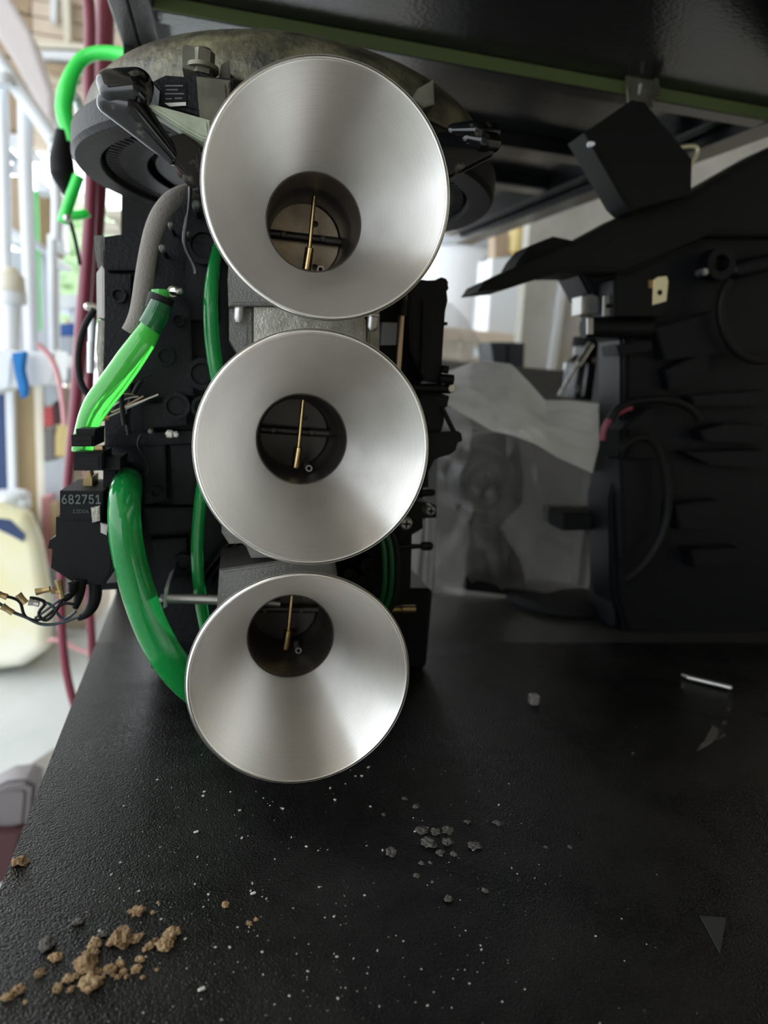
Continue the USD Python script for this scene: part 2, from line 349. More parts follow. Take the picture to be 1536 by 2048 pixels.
# ------------------------------------------------------------------ the steel rack: bench deck below, shelf overhead
rk = thing('steel_rack', 'black powder-coated steel storage rack whose lower deck carries the engine, with a shelf overhead', 'rack', (.4, .5, 0))
def plan(pts, z0, z1):
    m = trimesh.creation.extrude_polygon(Polygon(pts), z1 - z0, engine='earcut'); m.apply_translation((0, 0, z0)); return m
xl = lambda y: -.0855 - (y - .287) * .0467
part(rk, 'deck_panel', plan([(xl(.06), .06), (1.25, .06), (1.25, .568), (xl(.568), .568)], TZ - .022, TZ), 'bench_black')
part(rk, 'rear_deck', plan([(xl(.5695), .5695), (1.25, .5695), (1.25, .712), (xl(.712), .712)], TZ - .024, TZ - .0012), 'deck_grey')
xr = lambda y: .51 - (y - .675) * .147
part(rk, 'shelf_panel', plan([(-.10, .10), (xr(.1), .10), (xr(.642), .642), (-.10, .642)], SZ + .0112, SZ + .0135), 'shelf_black'); part(rk, 'shelf_panel', plan([(-.10, .6425), (xr(.6425), .6425), (xr(1.32), 1.32), (-.10, 1.32)], SZ + .028, SZ + .031), 'shelf_black')
part(rk, 'shelf_beam', [box((-.107, .10, SZ), (-.0925, 1.32, SZ + .034), .001), box((-.0905, .10, SZ), (-.075, 1.32, SZ + .034), .001), box((-.095, .1, SZ + .003), (-.088, 1.32, SZ + .033))], 'beam_grain')
part(rk, 'cross_beam', box((-.074, .639, SZ + .0003), (xr(.63) - .03, .6405, SZ + .011), .0006), 'reflected_green', label='cross beam under the shelf, reflected green light painted on its front face')  # thin front strip carries the green reflection as colour
part(rk, 'cross_beam', box((-.074, .6406, SZ + .0003), (xr(.65) - .03, .662, SZ + .0275), .0015), 'shelf_black')
part(rk, 'shelf_beam', plan([(xr(.1) - .03, .10), (xr(.1), .10), (xr(1.32), 1.32), (xr(1.32) - .03, 1.32)], SZ, SZ + .034), 'shelf_black')
part(rk, 'shelf_beam', plan([(xr(.1) - .052, .10), (xr(.1) - .036, .10), (xr(1.32) - .036, 1.32), (xr(1.32) - .052, 1.32)], SZ + .012, SZ + .034), 'shelf_black')
for yy in (.84, .98):
    part(rk, 'rib', box((-.07, yy, SZ + .012), (xr(yy) - .054, yy + .03, SZ + .029), .002), 'shelf_black')
pq = P(1212, 700, .745)
part(rk, 'post', [box((pq[0] + .006, .745, 0), (pq[0] + .009, .775, SZ + .03)), box((pq[0], .745, 0), (pq[0] + .009, .748, SZ + .03))], 'plate_black')
part(rk, 'post', [box((-.106, .6825, 0), (-.103, .7125, TZ - .024)), box((-.106, .7125, 0), (-.076, .7155, SZ + .03))], 'plate_black')
# hanging bracket at the cross beam
hb = part(rk, 'shelf_bracket', [prism([(1253, 150), (1302, 124), (1312, 132), (1306, 216), (1258, 204)], .63, .003, bev=.0005), prism([(1303, 123), (1313, 126), (1322, 192), (1312, 198), (1310, 140), (1300, 140)], .625, .018)], 'bracket_grey')
part(hb, 'slot', prism([(1278, 168), (1284, 166), (1280, 188), (1276, 188)], .6295, .001), 'pale_grey')

# ------------------------------------------------------------------ the engine
EX = .0358; RIM_Y = .3180; ZT = [CZ - .0274 + .1091, CZ - .0274, CZ - .0274 - .1091]
en = thing('outboard_engine', 'black three-cylinder outboard engine standing on the bench, with domed flywheel cover and green hoses', 'engine', (EX, .58, TZ))
blk = [(205, 470), (262, 462), (300, 400), (420, 380), (800, 400), (838, 540), (852, 900), (850, 1060), (800, 1090), (790, 1200), (760, 1290), (330, 1290), (305, 1230), (228, 1160), (232, 960), (206, 900)]
b0 = part(en, 'engine_block', prism(blk, .478, .17, bev=.006), 'engine_black')
part(en, 'base_plate', box((-.047, .508, TZ), (.155, .66, TZ + .065), .003), 'engine_black')
# relief on the block: ribs, covers, bosses
def rel(px, y, t, m='engine_black', name='rib', bev=.0015, **kw): return part(en, name, prism(px, y, t, bev=bev), m, **kw)
rel(rect(212, 478, 300, 540), .468, .02, name='side_cover'); rel(rect(210, 548, 262, 800), .470, .02, name='side_cover')
rel([(262, 620), (380, 610), (388, 790), (268, 800)], .466, .02, name='side_cover'); rel(rect(372, 470, 432, 640), .468, .015, name='cylinder_cover')
rel([(290, 810), (372, 800), (374, 850), (290, 858)], .464, .02, name='flange'); rel([(215, 868), (398, 862), (398, 886), (215, 896)], .462, .02, name='flange')
rel([(285, 892), (330, 890), (334, 1000), (290, 1010)], .464, .02); rel([(340, 890), (392, 888), (392, 1010), (345, 1010)], .468, .02)
rel([(285, 1015), (392, 1015), (392, 1060), (300, 1070)], .466, .02, name='flange'); rel([(300, 1080), (372, 1076), (380, 1150), (318, 1168)], .468, .02, name='side_cover')
for k in range(5):                                                # slanting fins low on the block
    x = 392 + k * 17; rel([(x - 4, 1172 + k), (x + 2, 1166), (x + 68, 1086), (x + 62, 1086)], .455, .025, name='fin', bev=.001)
for (a, b, r, y) in ((407, 490, 34, .462), (404, 748, 30, .462), (352, 812, 26, .46), (405, 815, 22, .462), (330, 712, 18, .464), (356, 640, 12, .462), (312, 985, 12, .46), (366, 1128, 20, .462), (236, 590, 14, .466)):
    q = P(a, b, y); part(en, 'core_plug', lathe([(1e-5, .003), (S(r, y) * .62, .003), (S(r, y) * .68, 0), (S(r, y), 0), (S(r, y), .022), (1e-5, .022)], q, (0, 1, 0), 32), 'engine_black')
for (a, b, m, r) in ((340, 867, 'steel', 8), (352, 868, 'steel_dull', 6), (325, 498, 'steel_dull', 6), (342, 452, 'steel_dull', 5), (393, 412, 'cast_dark', 8), (374, 470, 'cast_dark', 6), (302, 862, 'cast_dark', 5), (324, 1196, 'steel_dull', 5)):
    q = P(a, b, .452); part(en, 'bolt', hexhead(q, (0, -1, 0), S(r, .452), .008, a * .1), m); part(en, 'bolt_shank', cyl(q, q + np.array([0, .03, 0]), S(r, .452) * .7), 'engine_black')
part(en, 'hose_nipple', [blob(P(352, 582, .43), S(11, .43), .25, 3, (1.2, 1, .8)), cyl(P(345, 583, .432), P(345, 583, .47), .003)], 'steel', label='shiny bare metal nipple')
# side lugs on the left edge: pale plate and chalky casting
rel([(192, 545), (203, 530), (210, 540), (210, 636), (193, 636)], .50, .03, 'steel_dull', 'side_plate')
rel([(196, 640), (210, 640), (206, 760), (196, 775), (192, 700)], .51, .03, 'cast_grey', 'side_plate')
rel([(187, 470), (206, 470), (208, 540), (194, 535), (188, 500)], .505, .03, 'cast_dark', 'side_plate')
for (a, b, h) in ((183, 660, 34), (181, 715, 44)):
    part(en, 'spark_plug', ptube([(a, b - h * .7), (a, b + h * .7)], .56, 6), 'white_plastic', label='white porcelain plug')
q = P(176, 613, .56); part(en, 'ball_stud', hull([(q, .003), (q + np.array([.012, .0, 0]), .0022)]), 'steel')
part(en, 'battery_lead', ptube([(190, 618), (170, 652), (158, 700), (158, 745), (168, 778), (196, 800)], .54, 6), 'rubber_black')
# frayed wiring by the block
for k in range(7):
    a, b = 205 + rng.random() * 30, 842 - rng.random() * 46
    part(en, 'wire', ptube([(a, b), (a + 14 + 30 * rng.random(), b - 14 - 18 * rng.random()), (a + 60 + 40 * rng.random(), b - 26 - 30 * rng.random())], .45, 1.6, n=8), ['steel_dull', 'copper', 'rubber_black', 'steel'][k % 4])
part(en, 'wire', ptube([(258, 690), (243, 745), (243, 800), (250, 850)], .45, 5), 'rubber_black'); part(en, 'wire', ptube([(284, 760), (262, 800), (258, 870)], .452, 4), 'rubber_black')
part(en, 'wire', ptube([(196, 842), (206, 838), (218, 836)], .44, 4), 'rust'); part(en, 'wire', ptube([(283, 870), (280, 900), (290, 915), (296, 948)], .45, 2.2), 'plastic_black')
part(en, 'wire', ptube([(384, 318), (381, 372), (374, 440), (370, 490), (383, 520), (392, 548)], .44, 4), 'gloss_black')
# grey cloth hose
part(en, 'breather_hose', ptube([(405, 372, .47), (372, 386, .455), (330, 415, .44), (306, 465), (294, 520), (286, 580), (278, 630), (262, 668)], .435, [15, 16, 17, 17, 16, 17, 18, 19]), 'hose_grey', label='grey fabric-covered hose')
# green hoses
g = part(en, 'fuel_hose', ptube([(320, 580), (318, 612), (300, 658), (262, 716), (222, 772), (188, 820), (172, 862), (165, 904)], .425, [16, 17, 23, 25, 25, 24, 20, 19], n=24), 'green_hose_bright', label='short bright green hose with two black clamps')
part(g, 'hose_clamp', ptube([(323, 592), (314, 622)], .425, [24, 23], n=20), 'rubber_black')
part(g, 'hose_clamp', [prism([(140, 871), (186, 869), (186, 894), (141, 894)], .400, .034, bev=.003), prism([(152, 858), (190, 858), (188, 872), (153, 872)], .404, .03, bev=.004)], 'rubber_black')
part(g, 'inner_spigot', ptube([(322, 606), (316, 622), (298, 655)], .422, [20, 22, 22], n=20), 'green_hose_dark')
part(g, 'hose_end', [prism([(146, 905), (205, 905), (205, 942), (146, 942)], .41, .03, bev=.002), prism([(200, 915), (240, 915), (240, 940), (200, 940)], .42, .03)], 'plastic_black')
part(en, 'fitting', prism([(188, 894), (204, 892), (206, 903), (190, 906)], .425, .01), 'brass')
part(en, 'fitting', [prism([(170, 944), (180, 942), (182, 954), (172, 956)], .43, .01), prism([(166, 956), (184, 954), (184, 976), (166, 976)], .435, .02)], 'brass_dull')
g = part(en, 'fuel_hose', ptube([(258, 966, .50), (256, 962, .455), (253, 974, .424), (249, 1010, .405), (250, 1060, .40), (262, 1130, .40), (282, 1200, .40), (310, 1270, .40), (346, 1330, .40), (400, 1385, .41), (440, 1420, .44)], .40, [29, 29, 30, 31, 31, 32, 33, 34, 34, 34, 34], n=28), 'green_hose', label='thick green hose curving down to the bench')
part(g, 'inner_spigot', ptube([(260, 1118, .401), (281, 1198, .401)], .40, [24, 25], n=20), 'green_hose_dark')
part(en, 'fuel_hose', ptube([(440, 470, .47), (432, 515, .455), (424, 560, .445), (421, 620, .44), (425, 690, .44), (434, 750, .44), (442, 830, .445), (424, 900, .445), (408, 960, .44), (398, 1030, .44), (394, 1100, .44), (398, 1170, .44), (408, 1240, .44), (424, 1300, .44), (470, 1380, .45)], .44, [10, 11, 13, 14, 14, 13, 13, 13, 12, 12, 12, 12, 12, 12, 12], n=20), 'green_hose', label='thin green hose running behind the bell mouths')
# relay with printed number
ry = part(en, 'relay', [prism([(110, 1036), (200, 1034), (200, 1042), (228, 1050), (228, 1140), (222, 1152), (208, 1172), (150, 1170), (120, 1150), (100, 1137), (103, 1100), (94, 1098), (97, 1082), (110, 1074)], .415, .06, bev=.002), prism([(119, 982), (206, 982), (206, 1040), (119, 1040)], .415, .05, bev=.001), prism([(205, 940), (232, 940), (240, 1060), (205, 1060)], .43, .05, bev=.002)], 'relay_black')
def flat_text(txt, x0, y0, x1, y, hpx, bold=False):
    t = meshkit.text_mesh(txt, S(hpx, y), .0004, bold); t.apply_translation(-t.bounds[0]); w = P(x1, y0, y) - P(x0, y0, y)
    t.apply_scale((np.linalg.norm(w) / t.bounds[1, 0], 1, 1)); t.apply_transform(trimesh.transformations.rotation_matrix(math.pi / 2, [1, 0, 0])); t.apply_transform(trimesh.transformations.rotation_matrix(math.atan2(-w[2], w[0]) * 0 - math.asin(w[2] / np.linalg.norm(w)), [0, 1, 0]))
    t.apply_translation(P(x0, y0, y)); return t
part(ry, 'printed_number', flat_text('682751', 124, 1008, 202, .4148, 17, True), 'print_grey'); part(ry, 'printed_number', flat_text('12D04', 146, 1026, 178, .4148, 7), 'print_grey')
part(ry, 'clip', prism([(181, 1016), (199, 1012), (200, 1042), (184, 1046)], .412, .012, bev=.001), 'cast_grey'); part(ry, 'clip', prism([(200, 1046), (216, 1050), (214, 1072), (200, 1066)], .414, .012, bev=.001), 'steel_dull')
# wiring loom with crimped terminals
part(en, 'loom_sleeve', [ptube([(160, 1158), (158, 1190), (150, 1216)], .415, [12, 10, 6]), ptube([(186, 1155), (190, 1190), (178, 1222), (156, 1236)], .42, [12, 13, 11, 6]), ptube([(145, 1165), (140, 1190), (128, 1200)], .41, [9, 8, 5])], 'rubber_black')
for k, pts in enumerate(([(160, 1232), (120, 1246), (75, 1246), (55, 1236), (30, 1226), (0, 1208), (-30, 1190)], [(150, 1210), (105, 1222), (75, 1240), (50, 1232), (40, 1205), (22, 1195), (-20, 1182)],
                         [(140, 1185), (112, 1205), (90, 1222), (70, 1236)], [(128, 1196), (104, 1232), (88, 1240), (78, 1226), (90, 1206), (76, 1198), (60, 1196)], [(152, 1222), (118, 1232), (106, 1214), (86, 1206)])):
    part(en, 'wire', ptube(pts, .405, 3.2 - .3 * (k % 3), n=10), 'plastic_black' if k % 2 else 'wire_teal')
for (x0, y0, x1, y1, m) in ((72, 1184, 100, 1178, 'brass_dull'), (104, 1180, 122, 1184, 'brass_dull'), (116, 1160, 124, 1196, 'brass_dull'), (36, 1188, 52, 1206, 'brass_dull'), (-8, 1186, 14, 1194, 'brass_dull'), (4, 1212, 26, 1226, 'brass_dull'), (58, 1204, 78, 1208, 'steel_dull')):
    part(en, 'terminal', ptube([(x0, y0), ((x0 + x1) / 2, (y0 + y1) / 2), (x1, y1)], .402, [7, 5.5, 6], n=12), m)
part(en, 'bracket', prism([(192, 1170), (238, 1166), (240, 1180), (196, 1182)], .47, .05, bev=.002), 'engine_black')
# horizontal rod and its bracket at the bottom left
part(en, 'shift_rod', ptube([(334, 1197), (420, 1199), (560, 1206)], .425, 10, n=18), 'steel_dull'); part(en, 'rod_bracket', prism([(328, 1180), (338, 1170), (336, 1184), (334, 1214), (326, 1218)], .424, .04, bev=.001), 'steel_dull')
part(en, 'foot', prism([(300, 1262), (345, 1262), (346, 1342), (302, 1338)], .500, .04, bev=.002), 'engine_black')
# ---- flywheel and cover
FX, FY = .0358, .58
zc = CZ
COVER = [(0, .1642), (.1456, .1642), (.1448, .1748), (.1438, .1788), (.1421, .1828), (.1395, .1868), (.1361, .1908), (.1317, .1948), (.1262, .1989), (.1195, .2029), (.1112, .2069), (.1008, .2109), (.0872, .2149), (.0673, .2189), (.03, .222), (0, .2229)]
part(en, 'flywheel', lathe([(1e-5, zc + .1645), (.1452, zc + .1645), (.1452, zc + .164), (.1495, zc + .1635), (.1535, zc + .160), (.1535, zc + .146), (.151, zc + .143), (.135, zc + .143), (.133, zc + .150), (.133, zc + .158), (.10, zc + .158), (.098, zc + .150), (.082, zc + .150), (.078, zc + .142), (.074, zc + .128), (.060, zc + .128), (.056, zc + .12), (.04, zc + .10), (1e-5, zc + .10)], (FX, FY, 0), n=96), 'cover_dark')
part(en, 'flywheel_cover', lathe([(max(r, 1e-5), zc + z) for r, z in COVER], (FX, FY, 0), n=96), 'cover_olive', label='domed olive grey flywheel cover, stained')
teeth = []
for k in range(120):
    a = 2 * math.pi * k / 120; t = box((.1225, -.0016, 0), (.131, .0016, .012)); t.apply_transform(trimesh.transformations.rotation_matrix(a, [0, 0, 1])); t.apply_translation((FX, FY, zc + .1465)); teeth.append(t)
part(en, 'ring_gear', teeth + [lathe([(.104, zc + .1585), (.124, zc + .1585), (.124, zc + .147), (.104, zc + .147), (.104, zc + .1585)], (FX, FY, 0), n=96)], 'cover_dark', kind='stuff')
part(en, 'crank_hub', cyl((FX, FY, TZ + .25), (FX, FY, zc + .11), .05), 'engine_black')
# lifting eyes either side, and their arms
lug = part(en, 'lifting_eye', [hull([(P(222, 170, .405), .0072), (P(226, 186, .402), .0068), (P(274, 172, .405), .0082), (P(272, 184, .402), .0080), (P(208, 158, .408), .003)], 3), hull([(P(226, 200, .403), .0055), (P(270, 200, .403), .0055)], 3)], 'gloss_black')
part(lug, 'arm', [hull([(P(218, 205, .404), .006), (P(262, 215, .404), .008), (P(330, 290, .41), .0045), (P(346, 314, .412), .004)], 2), prism([(340, 270), (372, 262), (398, 290), (396, 372), (372, 352), (350, 330)], .408, .02, bev=.002)], 'gloss_black')
part(en, 'cover_bracket', prism([(284, 207), (306, 206), (420, 238), (424, 282), (404, 280), (372, 262)], .402, .012, bev=.002), 'bracket_pale', label='pale green-grey bracket with worn paint')
part(en, 'cover_boss', prism([(316, 208), (318, 178), (302, 160), (330, 146), (378, 150), (398, 140), (428, 150), (470, 152), (470, 250), (420, 240)], .412, .04, bev=.003), 'cover_dark')
part(en, 'cover_boss', prism([(392, 148), (460, 156), (472, 300), (400, 250)], .408, .04, bev=.003), 'bracket_grey')
part(en, 'cover_bracket', prism([(365, 92), (372, 88), (392, 92), (398, 122), (392, 142), (364, 134)], .416, .03, bev=.001), 'bracket_grey')
lb = part(en, 'warning_label', prism(rect(326, 164, 373, 206), .4113, .0004), 'plastic_black')
for k, (a, b, c) in enumerate(((330, 366, 170), (332, 356, 178), (330, 368, 186), (331, 344, 196), (349, 364, 195))):
    part(lb, 'print_line', prism(rect(a, c, b, c + 3), .4109, .0003), 'print_dim')
part(lb, 'print_block', prism([(329, 206), (372, 204), (372, 211), (340, 213)], .4109, .0003), 'label_white')
part(en, 'bolt', hexhead(P(405, 126, .420) - np.array([0, 0, 0.0]), (0.05, -.12, 1), .0062, .011, .3), 'bracket_grey'); part(en, 'washer', lathe([(1e-5, 0), (.0085, 0), (.0085, .002), (1e-5, .002)], P(405, 142, .420), n=28), 'bracket_grey')
part(en, 'cover_tab', prism([(442, 128), (458, 118), (462, 160), (450, 176), (436, 160)], .424, .02, bev=.001), 'bracket_grey')
part(en, 'cover_tab', prism([(836, 176), (868, 158), (870, 208), (850, 214), (830, 200)], .432, .02, bev=.001), 'bracket_grey')
lug = part(en, 'lifting_eye', [hull([(P(908, 264, .418), .0045), (P(984, 264, .42), .005), (P(950, 264, .414), .006)], 3), hull([(P(962, 284, .414), .0065), (P(982, 286, .418), .006), (P(940, 280, .416), .006)], 3)], 'gloss_black')
part(lug, 'arm', hull([(P(975, 305, .415), .0035), (P(900, 290, .42), .007), (P(895, 345, .415), .004), (P(860, 300, .42), .008)], 2), 'gloss_black')

# ---- carburetors: three alike, one above another
STEP = .1091
def carb(k):
    d = np.array([0, 0, -STEP * k]); sh = lambda m: (m.apply_translation(d), m)[1]
    cx = np.array([EX, 0, ZT[0]])
    def bore(m, r=.0236, y0=.36, y1=.4345):
        m = m.copy(); m.merge_vertices(); a = m3.Manifold(m3.Mesh(np.asarray(m.vertices, np.float32), np.asarray(m.faces, np.uint32))); b = m3.Manifold.cylinder(y1 - y0, r, r, 64).rotate([-90, 0, 0]).translate([EX, y0, ZT[0]])
        o = a - b; return _tm(o) if o.num_tri() > 8 else m
    c = part(en, 'carburetor', sh(bore(prism([(470, 320), (720, 310), (757, 560), (757, 612), (457, 612), (455, 560)], .402, .06, bev=.002))), 'cast_dark')
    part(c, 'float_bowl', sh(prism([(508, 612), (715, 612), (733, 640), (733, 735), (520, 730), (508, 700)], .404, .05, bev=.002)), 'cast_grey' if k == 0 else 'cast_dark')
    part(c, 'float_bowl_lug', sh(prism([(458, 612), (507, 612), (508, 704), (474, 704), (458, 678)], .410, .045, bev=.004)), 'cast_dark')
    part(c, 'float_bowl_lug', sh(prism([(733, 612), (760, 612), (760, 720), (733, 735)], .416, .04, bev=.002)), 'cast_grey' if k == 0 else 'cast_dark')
    part(c, 'gasket', sh(prism([(460, 609.5), (640, 609.5), (640, 612.5), (460, 612.5)], .4022, .05)), 'bore_black')
    for (a, b, mm, r) in ((478, 622, 'steel_dull', 9), (745, 640, 'steel_dull', 11)):
        q = P(a, b, .406); part(c, 'bowl_screw', sh(lathe([(1e-5, 0), (S(r, .406) * .6, 0), (S(r, .406), .002), (S(r, .406), .0075), (S(r, .406) * 1.25, .0078), (S(r, .406) * 1.25, .009), (1e-5, .009)], q - np.array([0, 0, .006]), n=24)), mm)
    part(c, 'venturi', sh(lathe([(.0234, .378), (.0240, .378), (.0240, .436), (.0202, .436), (.0202, .414), (.0215, .407), (.0222, .404), (.0230, .400), (.0234, .378)][::-1], (EX, 0, ZT[0]), (0, 1, 0), 64)), 'bore_black', label='black carburetor bore')
    def hole(m, x, z):
        a = m3.Manifold.cylinder(.0012, .0199, .0199, 64).rotate([-90, 0, 0]) if m is None else m; b = m3.Manifold.cylinder(.01, .0018, .0018, 24).rotate([-90, 0, 0]).translate([x, -.005, z]); o = a - b
        return o
    th = _tm(hole(hole(None, .0058, .0098), .0070, -.0135))
    th.apply_transform(trimesh.transformations.rotation_matrix(.05, [1, 0, 0])); th.apply_translation((EX - .0005, .4275, ZT[0])); part(c, 'throttle_plate', sh(th), 'gold_lit_plate' if k == 0 else 'bore_black')  # only the top plate takes the painted golden reflection
    part(c, 'backing', sh(cyl((EX, .432, ZT[0]), (EX, .4355, ZT[0]), .0203, 40)), 'bore_black')
    part(c, 'throttle_shaft', sh(cyl((EX - .021, .4245, ZT[0] + .0012), (EX + .021, .4245, ZT[0] + .0012), .0024, 20)), 'bore_black')
    for x in (-.0125, .0095):
        part(c, 'shaft_screw', sh(lathe([(1e-5, 0), (.0014, 0), (.0017, .0006), (.0017, .002), (1e-5, .002)], (EX + x, .4214, ZT[0] + .0012), (0, 1, 0), 16)), 'bore_black')
    a, b, e = P(606, 800, .409), P(597, 894, .409), P(591, 936, .409)
    for q in (a, b, e): q[2] += ZT[0] - ZT[1]
    part(c, 'jet_needle', sh(cyl(a, b, .00115, 16)), 'brass'); part(c, 'needle_sleeve', sh(cyl(b, e, .00245, 20, .0004)), 'brass')
    q = P(618, 937, .404); q[2] += ZT[0] - ZT[1]
    part(c, 'bleed_tube', sh(lathe([(.0012, 0), (.0019, 0), (.0019, .012), (.0012, .012), (.0012, 0)], q, (0, 1, 0), 20)), 'steel_dull')
    part(c, 'mounting_neck', sh(box((EX - .03, .455, ZT[0] - .028), (EX + .03, .482, ZT[0] + .028), .004)), 'engine_black')
for k in range(3): carb(k)

# ---- linkage and rods right of the carburetors
part(en, 'air_box', prism([(812, 545), (838, 540), (842, 558), (856, 560), (884, 559), (896, 562), (899, 576), (895, 582), (897, 600), (892, 622), (888, 680), (885, 735), (886, 770), (848, 760), (820, 700)], .452, .06, bev=.002), 'plastic_black')
part(en, 'air_box_pin', [prism([(876, 557), (884, 554), (893, 557), (898, 566), (878, 566)], .46, .02, bev=.001), prism(rect(886, 644, 895, 650), .46, .006)], 'plastic_black')
rel([(846, 600), (850, 600), (846, 740), (842, 740)], .449, .006, 'plastic_black', bev=.0005)
part(en, 'link_rod', ptube([(803, 628), (796, 740)], .443, 6.5, n=14), 'copper', label='copper-coloured link rod'); part(en, 'link_socket', ptube([(806, 595), (804, 632)], .443, 10, n=14), 'plastic_black')
part(en, 'link_socket', ptube([(808, 582), (807, 600)], .443, [8, 10], n=14), 'gloss_black')
part(en, 'spacer', prism([(765, 645), (795, 645), (792, 690), (762, 690)], .47, .01), 'pale_grey')
for (x0, x1, y, r, m) in ((820, 900, 776, 10, 'plastic_black'), (818, 836, 773, 6, 'steel'), (878, 906, 757, 10, 'plastic_black'), (884, 896, 738, 8, 'rubber_black')):
    part(en, 'link_pin', ptube([(x0, y), (x1, y + 2)], .448, r, n=16), m)
part(en, 'link_screw', lathe([(1e-5, 0), (S(7, .44), 0), (S(9, .44), .001), (S(9, .44), .006), (1e-5, .006)], P(904, 777, .441), (0, 1, 0), 20), 'steel')
rel([(838, 780), (880, 786), (900, 792), (896, 812), (886, 822), (890, 840), (882, 870), (845, 880)], .456, .03, 'plastic_black', 'lever'); part(en, 'lever', ptube([(884, 815), (896, 840), (912, 872)], .45, 5), 'rubber_black')
rel([(850, 866), (918, 862), (924, 868), (926, 882), (917, 886), (912, 902), (900, 910), (884, 914), (870, 920), (850, 962)], .448, .03, 'plastic_black', 'link_bracket')
rel([(840, 960), (858, 935), (858, 975), (840, 978)], .45, .02, 'plastic_black', 'link_bracket'); part(en, 'link_pin', hull([(P(846, 986, .45), .0024), (P(864, 985, .45), .0024)]), 'rubber_black')
rel([(815, 1000), (862, 1006), (874, 1012), (874, 1036), (830, 1038), (812, 1044)], .45, .02, 'plastic_black', 'link_bracket')
for (a, b, r, m) in ((862, 1022, 11, 'steel_dull'), (813, 1048, 14, 'steel_dull')):
    q = P(a, b, .44); sc = part(en, 'link_screw', lathe([(1e-5, 0), (S(r, .44) * .7, .0002), (S(r, .44), .0016), (S(r, .44), .012), (1e-5, .012)], q, (0, 1, 0), 24), m)
    part(sc, 'cross_slot', [box(q + [-S(r, .44) * .6, -.0006, -.0006], q + [S(r, .44) * .6, .0012, .0006]), box(q + [-.0006, -.0006, -S(r, .44) * .6], q + [.0006, .0012, S(r, .44) * .6])], 'plastic_black')
part(en, 'link_pin', [ptube([(792, 1094), (850, 1092)], .445, [8, 4], n=14), hull([(P(848, 1092, .445), .0030), (P(858, 1092, .445), .0030)])], 'plastic_black')
rel([(800, 1030), (826, 1036), (822, 1180), (796, 1200), (784, 1110)], .462, .02, 'plastic_black', 'side_cover')
for k, (a, m) in enumerate(((766, 'green_hose_dark'), (780, 'green_hose_dark'), (791, 'plastic_black'))):
    part(en, 'drain_hose', ptube([(a - 18, 1050), (a, 1090), (a + 4, 1140), (a, 1190), (a - 26, 1240)], .44, 6), m)
part(en, 'drain_fitting', [ptube([(804, 1219), (830, 1218)], .455, 9, n=18), ptube([(760, 1219), (806, 1219)], .457, 7)], 'brass_dull', label='small brass drain fitting')
for (a, b) in ((700, 1150), (724, 1165), (735, 1130)):
    part(en, 'core_plug', lathe([(1e-5, .002), (S(14, .46) * .6, .002), (S(14, .46) * .7, 0), (S(14, .46), 0), (S(14, .46), .03), (1e-5, .03)], P(a, b, .455), (0, 1, 0), 24), 'engine_black')

# ------------------------------------------------------------------ velocity stacks
bell = [(.0512, -.0006), (.0500, .0012), (.0472, .0070), (.0440, .0142), (.0408, .0216), (.0375, .0292), (.0344, .0366), (.0314, .0436), (.0286, .0500), (.0263, .0550), (.0246, .0588), (.0237, .0616), (.0235, .0640)]
cs = CubicSpline(np.linspace(0, 1, len(bell)), np.array(bell)); inner = cs(np.linspace(0, 1, 60))
outer = inner[::-1] + np.array([.0018, .0012])
for k, lab in enumerate(('top spun aluminium bell mouth of the three, golden reflected light painted on the throttle plate in its bore', 'middle spun aluminium bell mouth, its dark bore showing a brass needle in the centre', 'bottom spun aluminium bell mouth, lowest of the three, just above the bench')):
    T = thing('velocity_stack', lab, 'velocity stack', (EX, RIM_Y, ZT[k]))
    o = np.array([EX, RIM_Y, ZT[k]])
    part(T, 'bell', lathe(np.vstack([inner, outer[:-1]])[::-1], o, (0, 1, 0), 160), 'spun_aluminium', smooth=50)
    part(T, 'rolled_rim', lathe([(.0515 + .0009 * math.cos(a), .0004 + .0011 * math.sin(a)) for a in np.linspace(0, 2 * math.pi, 17)], o, (0, 1, 0), 160), 'rim_aluminium', smooth=60)
    part(T, 'spigot', lathe([(.0235, .0625), (.0250, .0625), (.0250, .0835), (.0236, .0840), (.0235, .0625)][::-1], o, (0, 1, 0), 96), 'throat_metal'); part(T, 'throat_edge', lathe([(.0237 + .0004 * math.cos(a), .0630 + .0004 * math.sin(a)) for a in np.linspace(0, 2 * math.pi, 11)], o, (0, 1, 0), 96), 'rim_aluminium', smooth=60)
# ------------------------------------------------------------------ things on and around the bench, right side
# hanging dark plate
hp = solo('plate_cover', prism([(1170, 264), (1266, 198), (1290, 202), (1386, 318), (1384, 388), (1266, 420), (1250, 404)], .56, .03, bev=.002), 'plate_black', 'dark square metal cover standing tilted on the black engine under the shelf', 'cover')
part(hp, 'screw', hull([(P(1179, 289, .562), .0022), (P(1186, 288, .562), .0022)]), 'white_plastic')
solo('cable', ptube([(1350, 296), (1376, 292), (1396, 298), (1392, 312), (1384, 330)], .60, 4), 'gold_clip', 'short cream cable end beside the dark square cover', 'cable')
